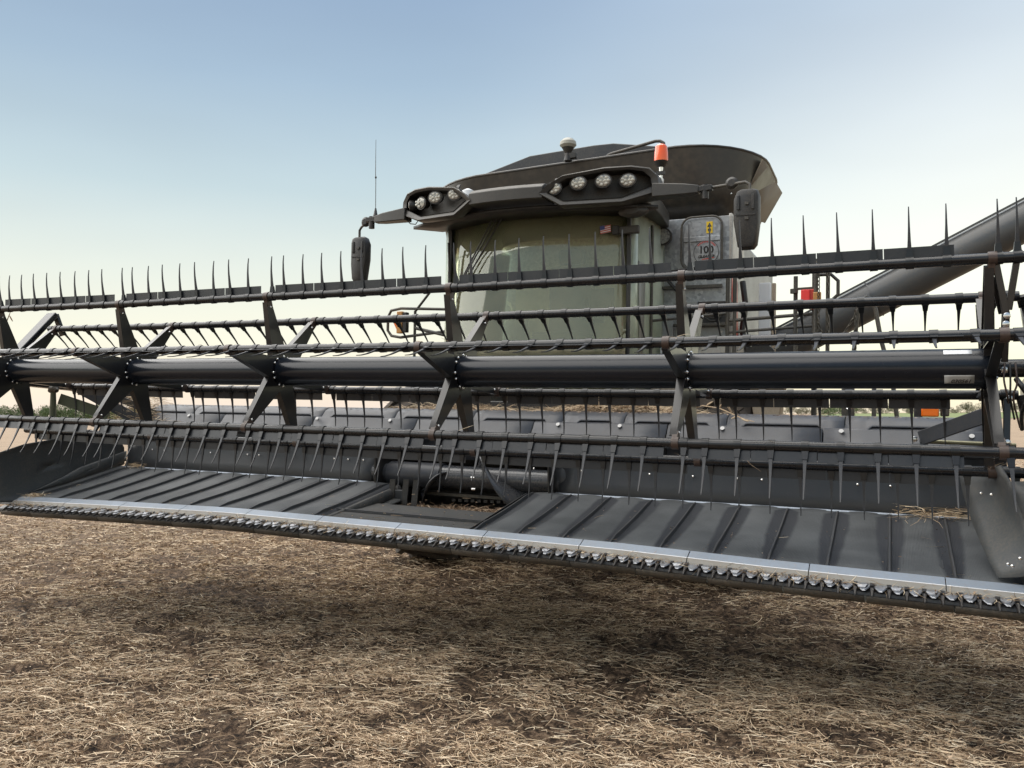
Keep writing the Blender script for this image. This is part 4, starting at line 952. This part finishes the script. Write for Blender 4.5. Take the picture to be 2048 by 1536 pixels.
# lettering seen through the left corner of the windshield, flag sticker, latch
lt = cpart('window_decal', MB().box((-.80, 7.255, 2.88), (.002, .002, .002)), 'ink')
t1 = ctext('RAL', .060, -.68, wy(.68)-.012, 2.975, 'frame', lt, bold=.001); t2 = ctext('W', .060, -.745, wy(.74)-.012, 2.905, 'frame', lt, bold=.001)
fl = cpart('flag_sticker', MB().box((.74, wy(.74)-.012, 3.31), (.098, .002, .066), Matrix.Rotation(R(-8), 3, 'Y')), 'white')
for k in range(4): cpart('flag_stripe', MB().box((.74+.0005*k, wy(.74)-.0145, 3.338-.0185*k), (.104, .002, .0085), Matrix.Rotation(R(-8), 3, 'Y')), 'redink', parent=fl)
cpart('flag_canton', MB().box((.712, wy(.74)-.0168, 3.326), (.045, .002, .036), Matrix.Rotation(R(-8), 3, 'Y')), 'blueink', parent=fl)
cpart('window_hinge', MB().box((.93, 7.17, 3.30), (.23, .05, .075)), 'plast', bevel=.012)
cpart('window_hinge', MB().box((.83, 7.15, 3.30), (.06, .06, .085)), 'black', bevel=.008)
# wipers: three thin arms leaning down-left
for a, b in (((-.27, 6.93, 3.52), (-.88, 7.16, 2.72)), ((-.22, 6.93, 3.52), (-.74, 7.08, 2.86)), ((-.17, 6.93, 3.52), (-.58, 7.02, 2.98))):
    cpart('wiper_arm', MB().tube([a, b], .008, 6), 'black')
cpart('wiper_blade', MB().bar((-.90, 7.14, 3.30), (-.84, 7.14, 2.20), .012, .03, up=(0, 1, 0)), 'black')

# roof and light bar ---------------------------------------------------
def yf(u_): return 6.50+.24*u_*u_
roof = []
for y, z, w in ((6.98, 3.60, 1.12), (7.1, 3.66, 1.16), (7.6, 3.70, 1.14), (8.1, 3.70, 1.08)):
    roof.append([(-w, y, 3.50), (-w, y, z-.06), (-w*.8, y, z), (0, y, z+.02), (w*.8, y, z), (w, y, z-.06), (w, y, 3.50)])
cpart('cab_roof', MB().loft(roof), 'plast', bevel=.01)
cpart('roof_underside', MB().loft([[(x, yf(x)+.16, 3.455) for x in lin(-1.25, 1.25, 15)], [(x, wy(min(.92, abs(x)))+.03, 3.46) for x in lin(-1.05, 1.05, 15)]], closed=False), 'black', thick=.03)
cpart('roof_gasket', MB().tube([(x, wy(x)-.01, 3.50) for x in ug], .03, 8), 'black')
OUT = [(.33, 3.53), (.40, 3.60), (.53, 3.682), (.87, 3.748), (1.08, 3.768), (1.22, 3.755), (1.285, 3.69), (1.30, 3.56), (1.02, 3.445), (.52, 3.412)]
INN = [(.40, 3.54), (.455, 3.585), (.56, 3.655), (.88, 3.715), (1.06, 3.732), (1.17, 3.722), (1.225, 3.675), (1.235, 3.60), (1.0, 3.490), (.54, 3.462)]
for s_ in (-1, 1):
    O = [(s_*a, yf(a), b) for a, b in OUT]; I = [(s_*a, yf(a)+.012, b) for a, b in INN]
    Ob = [(s_*a, yf(a)+.10, b) for a, b in OUT]; Oc = [(s_*(a*.96+.03), yf(a)+.34, 3.58+(b-3.58)*.55) for a, b in OUT]
    Ib = [(s_*a, yf(a)+.16, b) for a, b in INN]
    Of = [(s_*(a*.99+.008), yf(a)-.012, 3.58+(b-3.58)*.93) for a, b in OUT]
    hs = cpart('lamp_housing', MB().loft([Oc, Ob, O, Of, I], caps=False), 'plast', smooth=40)
    cpart('housing_recess', MB().loft([[(a, b-.01, c) for a, b, c in I], Ib], caps=False), 'black', parent=hs)
    cpart('recess_back', MB().add([(a, b-.012, c) for a, b, c in Ib], [tuple(range(len(Ib)))]), 'black', parent=hs)
    LP = [(.447, 3.583, 0), (.653, 3.622, 0), (.855, 3.640, 0), (1.045, 3.648, 0)] if s_ > 0 else [(.54, 3.628, 0), (.795, 3.640, 0), (1.00, 3.630, 25), (1.165, 3.640, 75)]
    for uu, zz, turn in LP:
        a = R(-90+turn*-1); c = Vector((s_*uu, yf(uu)+.06+(.02 if turn else 0), zz)); dx = Vector((math.cos(a), math.sin(a), -.08))
        if s_ < 0: dx = Vector((-math.sin(R(turn)), -math.cos(R(turn)), -.08))
        else: dx = Vector((0, -1, -.08))
        rad = .062 if turn < 50 else .058
        hl = cpart('headlight', MB().tube([c-dx*.03, c+dx*.02, c+dx*.035], [rad*.8, rad*1.1, rad*1.1], 28), 'black')
        cpart('lens', MB().tube([c+dx*.036, c+dx*.043, c+dx*.046], [rad*.94, rad*.85, rad*.5], 28), 'lens', parent=hl)
        cells = MB()
        for q in range(9):
            if q < 2: e_ = Vector((.017*(q*2-1), 0, 0))
            else: e_ = Vector((.040*math.cos(q*2*math.pi/7), 0, .036*math.sin(q*2*math.pi/7)))
            b0 = c+dx*.045+e_*(1 if turn < 50 else .3); cells.tube([b0, b0+dx*.004, b0+dx*.006], [.0135, .011, .004], 8)
        oc = cpart('led_cell', cells, 'cell', parent=hl); oc['kind'] = 'stuff'
        if turn < 50:
            for o_ in (hl, [k for k in hl.children if k.name.startswith('lens')][0], oc):
                for v_ in o_.data.vertices: v_.co.x = c.x+(v_.co.x-c.x)*1.16; v_.co.z = c.z+(v_.co.z-c.z)*.90
        cpart('lamp_bracket', MB().bar(c+Vector((0, .0, .05)), c+Vector((0, .05, .10)), .03, .012), 'black', parent=hl)
    # tapered outer arm of the bar, hinge, mirror tube
    cpart('bar_arm', MB().loft([[(s_*1.24, yf(1.24)-.02, 3.50), (s_*1.24, yf(1.24)-.02, 3.62), (s_*1.24, yf(1.24)+.12, 3.64), (s_*1.24, yf(1.24)+.12, 3.50)],
                                [(s_*1.52, 6.86, 3.50), (s_*1.52, 6.86, 3.59), (s_*1.52, 6.97, 3.605), (s_*1.52, 6.97, 3.50)],
                                [(s_*1.63, 6.89, 3.51), (s_*1.63, 6.89, 3.575), (s_*1.63, 6.97, 3.58), (s_*1.63, 6.97, 3.51)]]), 'plast', bevel=.008)
    cpart('arm_hinge', MB().tube([(s_*1.68, 6.93, 3.46), (s_*1.68, 6.93, 3.58)], .03, 12), 'black')
    cpart('arm_hinge', MB().bar((s_*1.62, 6.93, 3.545), (s_*1.74, 6.93, 3.55), .06, .045), 'black', bevel=.004)
    if s_ > 0:
        mc = Vector((2.035, 6.85, 3.24)); mw = .105; arm = [(1.72, 6.93, 3.55), (1.90, 6.90, 3.555), (2.02, 6.87, 3.555), (2.055, 6.86, 3.53), (2.06, 6.85, 3.44)]
        rc_ = (1.905, 6.90, 3.565)
    else:
        mc = Vector((-2.00, 7.2, 3.20)); mw = .10; arm = [(-1.72, 6.95, 3.56), (-1.88, 7.10, 3.555), (-1.98, 7.18, 3.55), (-2.02, 7.2, 3.52), (-2.02, 7.2, 3.40)]
        rc_ = (-1.84, 7.05, 3.565)
    ma = cpart('mirror_arm', MB().tube(arm, .013, 10), 'frame')
    rings = []
    for dy_, k_ in ((-.055, .72), (-.045, .9), (0, 1), (.045, .98), (.055, .9)):
        P = []
        for a_, b_ in ((-.72, .235), (-.45, .25), (.5, .25), (.86, .235), (1, .19), (1.0, -.05), (.82, -.21), (.55, -.245), (-.35, -.245), (-.66, -.22), (-1, .0), (-1.0, .17)):
            P.append((mc.x+s_*a_*mw*k_, mc.y+dy_+.0, mc.z+b_*(.5+.5*k_)))
        rings.append(P)
    mr = cpart('mirror', MB().loft(rings), 'black', smooth=50, bevel=.004)
    for dx_ in (-.55, .55):
        cpart('mirror_rib', MB().bar((mc.x+dx_*mw, mc.y-.058, mc.z+.19), (mc.x+dx_*mw, mc.y-.062, mc.z+.07), .022, .012, up=(0, 1, 0)), 'black', parent=mr, bevel=.003)
    cpart('mirror_rib', MB().box((mc.x, mc.y-.056, mc.z+.03), (mw*1.5, .012, .012)), 'black', parent=mr)
    for dz_ in (.12, -.0): cpart('mirror_clip', MB().box((mc.x+.01, mc.y-.062, mc.z+dz_), (.03, .012, .022)), 'frame', parent=mr)
    cpart('round_mirror', MB().tube([(rc_[0], rc_[1]-.02, rc_[2]), (rc_[0], rc_[1], rc_[2]), (rc_[0], rc_[1]+.015, rc_[2])], [.03, .052, .05], 20), 'black')
# center of the bar
cen = []
for x in lin(-.36, .36, 9):
    y = yf(x)
    cen.append([(x, y, 3.495), (x, y-.005, 3.595), (x, y+.06, 3.635), (x, y+.22, 3.66), (x, y+.30, 3.50)])
cpart('light_bar', MB().loft(cen), 'plast', bevel=.006, smooth=20)
# antenna on the left arm
an = cpart('antenna_base', MB().tube([(-1.63, 6.92, 3.56), (-1.63, 6.92, 3.60), (-1.63, 6.92, 3.66)], [.035, .02, .008], 10), 'black')
cpart('antenna_whip', MB().tube([(-1.63, 6.92, 3.64), (-1.636, 6.92, 3.98), (-1.64, 6.92, 4.0), (-1.645, 6.92, 4.36)], [.0035, .0035, .0035, .002], 6), 'frame', parent=an)
cpart('antenna_coil', MB().tube([(-1.636, 6.92, 3.96), (-1.636, 6.92, 3.975), (-1.637, 6.92, 3.99)], [.004, .011, .004], 8), 'black', parent=an)
# cable dangling under the left housing
cpart('cable', MB().tube([(-1.24, 6.9, 3.50), (-1.19, 6.88, 3.46), (-1.13, 6.88, 3.45), (-1.08, 6.87, 3.50)], .005, 6), 'black')
# beacon
by_ = 7.15
bc = cpart('beacon', MB().tube([(1.24, by_, 3.88), (1.24, by_, 3.90), (1.24, by_, 3.96), (1.24, by_, 4.02), (1.24, by_, 4.035)], [.060, .063, .060, .052, .036], 24), 'beacon')
cpart('beacon_base', MB().tube([(1.24, by_, 3.835), (1.24, by_, 3.865), (1.24, by_, 3.885)], [.03, .055, .066], 20), 'black', parent=bc)
cpart('beacon_stem', MB().tube([(1.24, by_, 3.56), (1.24, by_, 3.78), (1.24, by_, 3.84)], [.014, .014, .02], 10), 'bolt', parent=bc)
cpart('beacon_clamp', MB().box((1.24, by_-.01, 3.78), (.075, .03, .03)), 'black', parent=bc)
cpart('wiper_stay', MB().tube([(1.0, 7.1, 3.84), (1.20, 7.12, 3.68)], .008, 6), 'frame')
cpart('washer_tank', MB().loft([[(1.10, by_+.1, 3.66), (1.20, by_+.1, 3.62), (1.22, by_+.1, 3.78), (1.15, by_+.1, 3.83), (1.09, by_+.1, 3.78)], [(1.10, by_+.2, 3.66), (1.20, by_+.2, 3.62), (1.22, by_+.2, 3.78), (1.15, by_+.2, 3.83), (1.09, by_+.2, 3.78)]]), 'white', bevel=.01)
cpart('washer_tank', MB().tube([(-.62, 7.0, 3.70), (-.62, 7.0, 3.76), (-.62, 7.0, 3.78)], [.07, .06, .02], 14), 'white')
cpart('corner_lamp', MB().loft([[(1.04+.14*math.cos(t)*k, 7.0+d, 3.42+.055*math.sin(t)*k) for t in np.linspace(0, 2*math.pi, 17)[:-1]] for d, k in ((-.06, .5), (-.03, .95), (0, 1), (.05, .8))]), 'plast')

# railings and platform to the right -----------------------------------
def pipe(name, pts, rad=.017, m='frame', parent=None):
    return cpart(name, MB().tube(pts, rad, 10), m, parent=parent or C)
RY = 7.9
pf = cpart('platform', MB().box((2.15, 8.0, 1.95), (.95, .9, .05)), 'frame', bevel=.004)
for x, z0, z1 in ((1.70, 1.95, 2.99), (1.765, 1.95, 2.99), (2.31, 1.95, 2.92)):
    pipe('rail_post', [(x, RY, z0), (x, RY, z1)], .019)
pipe('rail', [(1.80, RY, 2.93), (1.84, RY, 2.945), (2.50, RY, 2.965)], .017)
pipe('rail', [(1.72, RY, 2.53), (2.50, RY, 2.575)], .017)
pipe('rail', [(1.72, RY, 2.42), (2.50, RY, 2.465)], .014)
pipe('rail', [(.98, 7.75, 2.53), (1.70, RY, 2.60)], .014)
pipe('rail_post', [(2.475, RY, 1.5), (2.475, RY, 3.07)], .024)
pipe('rail_post', [(2.50, 7.7, 1.95), (2.50, 7.7, 2.95), (2.52, 7.7, 3.02), (2.57, 7.7, 3.04), (2.60, 7.7, 3.0), (2.60, 7.7, 1.95)], .018)
pipe('rail_loop', [(2.50, 7.75, 2.90), (2.62, 7.75, 2.90), (2.68, 7.75, 2.84), (2.68, 7.75, 2.72), (2.62, 7.75, 2.66)], .016)
rl = cpart('red_reflector', MB().box((2.40, 7.85, 2.70), (.075, .05, .17)), 'redlens', bevel=.006)
cpart('reflector_housing', MB().box((2.455, 7.87, 2.70), (.05, .06, .18)), 'red', parent=rl, bevel=.006)
cpart('reflector_bracket', MB().bar((2.30, 7.88, 2.80), (2.48, 7.88, 2.805), .02, .02), 'frame', parent=rl)
cpart('rail_clamp', MB().tube([(2.30, RY-.03, 2.76), (2.30, RY-.03, 2.80)], .035, 12), 'frame')
ar_ = cpart('amber_reflector', MB().box((2.515, 7.66, 2.68), (.065, .03, .11)), 'amberdull', bevel=.006)
# ladder hoop
pipe('ladder_hoop', [(2.78, 7.6, 1.6), (2.81, 7.6, 2.1), (2.845, 7.6, 2.55), (2.87, 7.6, 2.64), (2.915, 7.6, 2.67), (2.96, 7.6, 2.64), (2.985, 7.6, 2.56), (3.03, 7.6, 2.3), (3.12, 7.6, 1.95), (3.16, 7.6, 1.6)], .018)
# chains: real links
def chain(pts, pitch=.034, name='chain'):
    P = [Vector(p) for p in pts]; L_ = [0]
    for a, b in zip(P[:-1], P[1:]): L_.append(L_[-1]+(b-a).length)
    mb = MB(); n = int(L_[-1]/pitch); 
    for k in range(n):
        d = (k+.5)*pitch; i = max(j for j in range(len(L_)-1) if L_[j] <= d); t = (d-L_[i])/(L_[i+1]-L_[i]); c = P[i].lerp(P[i+1], t)
        ax = (P[i+1]-P[i]).normalized(); s1 = ax.orthogonal().normalized(); s2 = ax.cross(s1); w = s1 if k % 2 else s2
        loop = [c+ax*(.020*math.cos(a))+w*(.0105*math.sin(a)) for a in np.linspace(0, 2*math.pi, 11)]
        mb.tube(loop, .0042, 5, caps=False)
    o = cpart(name, mb, 'chain'); o['kind'] = 'stuff'; return o
chain([(2.53, 7.62, 3.03), (2.53, 7.62, 1.95)]); chain([(2.605, 7.62, 3.0), (2.61, 7.62, 1.95)])
chain([(2.53, 7.6, 2.46)]+[(2.53+.31*t, 7.6, 2.46-.20*math.sin(math.pi*t**.8)+.08*t) for t in lin(.1, 1, 9)]); chain([(2.83, 7.58, 2.56), (2.83, 7.58, 1.9)])
# railings to the left -----------------------------------------------------
LY = 7.7
pipe('rail', [(-.98, LY, 2.70), (-1.80, LY, 2.74), (-1.93, LY, 2.72), (-1.97, LY, 2.65), (-1.97, LY, 2.50), (-1.92, LY, 2.44), (-1.80, LY, 2.42), (-.98, LY, 2.50)], .016)
pipe('rail', [(-1.62, LY, 1.7), (-1.62, LY, 2.70), (-1.38, LY, 2.97), (-1.0, LY, 2.88)], .016)
pipe('rail', [(-1.62, LY, 2.52), (-1.0, LY, 2.38)], .018)
al = cpart('amber_lamp', MB().box((-1.78, LY-.04, 2.58), (.07, .06, .24)), 'amberdull', bevel=.008)
cpart('lamp_back', MB().box((-1.72, LY-.03, 2.58), (.05, .06, .22)), 'black', parent=al, bevel=.006)
cpart('amber_lamp', MB().loft([[(-1.93, LY, 2.64), (-1.84, LY, 2.64), (-1.84, LY, 2.48)], [(-1.93, LY+.02, 2.64), (-1.84, LY+.02, 2.64), (-1.84, LY+.02, 2.48)]]), 'amber')
cpart('platform', MB().box((-1.35, 7.9, 1.95), (.7, .7, .05)), 'frame')

# chassis, feeder house, wheels ------------------------------------------
cpart('feeder_house', MB().loft([[(-.55, 6.25, .82), (.55, 6.25, .82), (.55, 6.25, 1.50), (-.55, 6.25, 1.50)], [(-.6, 8.3, 1.35), (.6, 8.3, 1.35), (.6, 8.3, 1.95), (-.6, 8.3, 1.95)]]), 'frame', bevel=.01)
cpart('feeder_top', MB().box((0, 6.6, 1.68), (1.5, .5, .10)), 'black', bevel=.01)
cpart('cab_base', MB().box((0, 7.75, 1.72), (1.9, 1.2, .35)), 'frame', bevel=.02)
cpart('chassis', MB().box((0, 9.2, 1.45), (2.5, 2.6, .55)), 'frame', bevel=.02)
cpart('under_panel', MB().loft([[(1.05, 7.6, 1.55), (1.42, 7.6, 1.55), (1.42, 7.6, 1.90), (1.05, 7.6, 1.90)], [(1.05, 8.2, 1.5), (1.50, 8.2, 1.5), (1.50, 8.2, 1.95), (1.05, 8.2, 1.95)]]), 'beige', bevel=.01)
cpart('under_panel', MB().loft([[(1.98, 7.7, 1.60), (2.20, 7.7, 1.60), (2.24, 7.7, 1.90), (1.94, 7.7, 1.90)], [(1.98, 7.9, 1.6), (2.2, 7.9, 1.6), (2.24, 7.9, 1.90), (1.94, 7.9, 1.90)]]), 'beige', bevel=.01)
cpart('hydraulic_block', MB().box((2.0, 8.4, 2.10), (.12, .12, .30)), 'black', bevel=.01)
cpart('pulley', MB().tube([(1.95, 8.2, 2.18), (1.95, 8.28, 2.18)], .16, 24), 'black')
cpart('lamp_post', MB().box((2.78, 7.5, 1.72), (.10, .06, .46)), 'frame', bevel=.01)
cpart('lamp_post', MB().box((2.98, 7.5, 1.72), (.035, .05, .46)), 'frame', bevel=.01)
al2 = cpart('amber_lamp', MB().box((3.38, 7.0, 1.71), (.12, .05, .09)), 'amber', bevel=.01)
cpart('lamp_back', MB().box((3.30, 7.03, 1.69), (.06, .06, .16)), 'black', parent=al2, bevel=.01)
cpart('lamp_back', MB().box((3.48, 7.03, 1.74), (.06, .06, .14)), 'frame', parent=al2, bevel=.01)
cpart('latch_handle', MB().tube([(2.72, 7.4, 1.76), (2.79, 7.38, 1.71), (2.86, 7.36, 1.75)], .012, 8), 'bolt')
def wheel(uc, yc, rad, w, zc, name='wheel'):
    prof = [(-w/2, rad*.55), (-w/2, rad*.80), (-w*.46, rad*.92), (-w*.36, rad*.965), (w*.36, rad*.965), (w*.46, rad*.92), (w/2, rad*.80), (w/2, rad*.55)]
    rings = [[(uc+a, yc+b*math.cos(t), zc+b*math.sin(t)) for a, b in prof] for t in np.linspace(0, 2*math.pi, 49)]
    wh = cpart(name, MB().loft(rings, closed=False), 'tyre', smooth=40)
    mb = MB(); nl = 22
    for k in range(nl):
        for s_ in (-1, 1):
            t0 = 2*math.pi*(k+(.5 if s_ > 0 else 0))/nl; pts = []
            for q in range(5):
                a = s_*w*(.02+.115*q); t = t0+.085*q; b = rad*(.975 if q < 4 else .93)
                pts.append((uc+a, yc+b*math.cos(t), zc+b*math.sin(t)))
            for p, q_ in zip(pts[:-1], pts[1:]):
                n_ = Vector((0, p[1]-yc, p[2]-zc)).normalized(); mb.bar(p, q_, .055, .06, up=n_)
    o = cpart('tread_lugs', mb, 'tyre', parent=wh, smooth=0); o['kind'] = 'stuff'
    cpart('rim', MB().tube([(uc-w*.3, yc, zc), (uc+w*.3, yc, zc)], rad*.56, 28), 'silver', parent=wh)
wheel(-1.62, 8.35, 1.02, .72, .93); wheel(1.62, 8.35, 1.02, .72, 1.0)
wheel(-1.45, 12.0, .72, .5, .70); wheel(1.45, 12.0, .72, .5, .74)
cpart('axle', MB().tube([(-1.6, 8.35, .95), (1.6, 8.35, 1.0)], .13, 14), 'frame')
cpart('rear_axle', MB().tube([(-1.45, 12.0, .72), (1.45, 12.0, .75)], .10, 14), 'frame')
# unloading auger swung out to the right -----------------------------------
def L2(x, y, z): return (x+3.1, y, z+.03*(x+3.1))
A0 = Vector(L2(-1.55, 10, 2.18)); A1 = Vector(L2(3.6, 10, 4.74)); dA = (A1-A0).normalized()
sec = [A0+dA*k for k in (0, 1.55, 3.3, 5.6)]
ua = None
for i in range(3):
    p0, p1 = sec[i]+dA*.004, sec[i+1]-dA*.004; rings = []
    a_ = Vector((0, 1, 0)); b_ = dA.cross(a_).normalized()
    prof = [(math.cos(R(t)), math.sin(R(t))) for t in (0, 30, 60, 90, 120, 150, 180, 210, 240, 270, 300, 330)]
    for p in (p0, p1): rings.append([p+(a_*c+b_*s2)*.205 for c, s2 in prof])
    cpart('unloading_auger', MB().loft(rings), 'auger', smooth=35)
cpart('auger_top_rib', MB().bar(sec[0]+Vector((-.08, -.10, .19)), sec[3]+Vector((-.08, -.10, .19)), .03, .02), 'auger')
cpart('auger_elbow', MB().tube([sec[0]-dA*.1, sec[0]+dA*.12], .24, 20), 'frame')
cpart('auger_elbow', MB().tube([L2(-1.5, 10, 1.6), L2(-1.5, 10, 2.2)], .24, 20), 'frame')
cpart('auger_flange', MB().tube([sec[1]-dA*.006, sec[1]+dA*.006], .212, 20), 'auger')

# ------------------------------------------------------------------ straw lodged on the header
def heap(name, n, fn, L0, L1, w0, w1, m, label=None, cat=None, curl=.8, tilt=.9):
    P = np.array([fn() for _ in range(n)]); az = np.random.rand(n)*6.283
    me = strands(name, P, L0+(L1-L0)*np.random.rand(n)**1.5, az, (np.random.rand(n)-.4)*tilt, (np.random.rand(n)*2-1)*curl, w0+(w1-w0)*np.random.rand(n), m)
    o = link(name, me); o['kind'] = 'stuff'; return o
def knife_pos():
    while True:
        x = random.uniform(XL, XR)
        d = .16+.9*math.exp(-((x+2.95)/.75)**2)+.5*math.exp(-((x+6.5)/.25)**2)+.35*math.exp(-((x-.25)/.22)**2)+.45*vclump(x)
        if random.random() < d: return (x, random.gauss(4.452, .014), ZF(x)-.052+abs(random.gauss(0, .008)))
def vclump(x): return max(0, float(vnoise(np.array([x*3.1]), np.array([4.]), 5)[0])-.55)*2.2
heap('straw_on_cutterbar', 5200, knife_pos, .012, .075, .0016, .0034, 'stem', tilt=1.3)
heap('chaff_on_cutterbar', 2600, knife_pos, .008, .022, .004, .009, 'leaf', tilt=1.6)
def top_pos():
    x = random.choice([random.gauss(-2.1, .45), random.gauss(-1.85, .3), random.gauss(-3.2, .4)]); x = min(max(x, -3.9), -1.1)
    h = .10*math.exp(-((x+1.95)/.35)**2)+.03*math.exp(-((x+3.4)/.4)**2)
    return (x, random.uniform(5.98, 6.25), ZB(x)+.585+random.random()*h)
heap('straw_on_header_top', 3000, top_pos, .03, .20, .002, .004, 'stem', tilt=.7)
heap('chaff_on_header_top', 2600, top_pos, .01, .03, .005, .012, 'leaf', tilt=1.2)
def left_pos():
    x = random.gauss(-6.62, .22); return (x, random.uniform(5.6, 6.1), ZB(x)+.40+random.random()*.30*math.exp(-((x+6.75)/.3)**2))
heap('straw_in_left_corner', 1800, left_pos, .03, .22, .002, .004, 'stem', tilt=.9)
def far_left():
    x = random.gauss(-7.9, .25); return (x, random.uniform(6.2, 6.6), 2.14+random.random()*.12)
heap('straw_on_left_arm', 500, far_left, .03, .16, .003, .005, 'stem', tilt=.6)
def throat(): return (random.uniform(-3.55, -2.35), random.uniform(5.25, 5.55), .885+random.random()*.03)
heap('residue_in_throat', 2600, throat, .02, .10, .003, .006, 'leaf', tilt=1.0)
def rc(): return (min(.5, random.gauss(.22, .16)), random.uniform(5.47, 5.56), ZB(0)-.005+abs(random.gauss(0, .025)))
heap('straw_in_right_corner', 260, rc, .03, .24, .002, .004, 'stem', tilt=.5)
def lc(): x = random.uniform(-6.62, -6.45); return (x, random.uniform(4.55, 4.68), ZF(x)+random.random()*.03)
heap('straw_in_left_belt_corner', 350, lc, .02, .10, .002, .004, 'stem', tilt=.7)
def lc2(): x = random.uniform(-6.5, -6.35); return (x, random.uniform(5.48, 5.56), ZB(x)+random.random()*.03)
heap('straw_behind_left_belt', 200, lc2, .02, .10, .002, .004, 'stem', tilt=.7)
def belt_pos():
    while True:
        x = random.uniform(XL, XR); t = random.random()**2.2
        if -3.6 < x < -2.4 and random.random() < .5: continue
        return (x, YF+(YB-YF)*t, ZF(x)*(1-t)+ZB(x)*t-.010*math.sin(math.pi*t)+.004)
heap('chaff_on_belts', 900, belt_pos, .006, .020, .003, .006, 'leaf', tilt=.1, curl=.3)
heap('straw_on_belts', 90, belt_pos, .03, .12, .0018, .003, 'stem', tilt=.12, curl=.6)
def cover_pos():
    x = random.uniform(XL, XR); return (x, random.uniform(5.84, 6.08), ZB(x)+.586)
heap('chaff_on_top_cover', 1500, cover_pos, .008, .03, .002, .005, 'leaf', tilt=.2, curl=.4)
def bat_pos():
    k = random.choice([2, 3, 3, 4, 5]); a = R(BANG[k]); x = random.choice(DISC)+random.choice([random.gauss(0, .05), random.uniform(-.7, .7)])
    return (x, YR+RB*math.cos(a)+random.uniform(-.03, .03), ZR(x)+RB*math.sin(a)+.03)
heap('straw_caught_on_reel', 70, bat_pos, .03, .14, .0016, .0028, 'stem', tilt=.9, curl=1.0)
# a broken soybean stalk with pods lying over the top cover, and a dry twig on the left
def stalk(name, label, pts, pods, rad=.004, m='stem'):
    t = thing(name, label, 'plant stalk', pts[0], keep='world')
    part('stem', MB().tube(pts, [rad]*(len(pts)-1)+[rad*.5], 6), m, t)
    for (p, d) in pods:
        p = Vector(p); d = Vector(d)
        part('pod', MB().tube([p, p+d*.2+Vector((0, 0, .002)), p+d*.5, p+d*.8, p+d], [.002, .0065, .0075, .0055, .001], 7), m, t)
    return t
stalk('soybean_stalk', 'pale broken soybean stalk with pods draped over the header top cover right of centre',
      [(-1.38, 6.0, 1.62), (-1.25, 5.93, 1.66), (-1.12, 5.87, 1.64), (-1.02, 5.80, 1.60), (-.93, 5.76, 1.56), (-.86, 5.72, 1.545)],
      [((-1.30, 5.95, 1.64), (.03, -.02, .045)), ((-1.22, 5.93, 1.66), (.05, -.01, .03)), ((-1.12, 5.87, 1.64), (.04, 0, .05)), ((-1.02, 5.80, 1.60), (-.05, 0, .10)), ((-.95, 5.76, 1.565), (.05, -.02, -.02)), ((-.98, 5.78, 1.58), (-.04, -.02, -.015))])
stalk('soybean_stalk', 'small dark dry twig with drooping pods sticking up behind the reel at far left',
      [(-8.45, 5.6, 2.40), (-8.42, 5.6, 2.52), (-8.44, 5.6, 2.64), (-8.38, 5.6, 2.74)],
      [((-8.42, 5.6, 2.52), (-.07, 0, -.05)), ((-8.43, 5.6, 2.58), (.07, 0, -.06)), ((-8.44, 5.6, 2.63), (-.07, 0, -.02)), ((-8.43, 5.6, 2.62), (.05, 0, -.07)), ((-8.40, 5.6, 2.70), (.06, 0, -.07)), ((-8.44, 5.6, 2.46), (-.06, 0, -.03))], rad=.006, m='leaf')
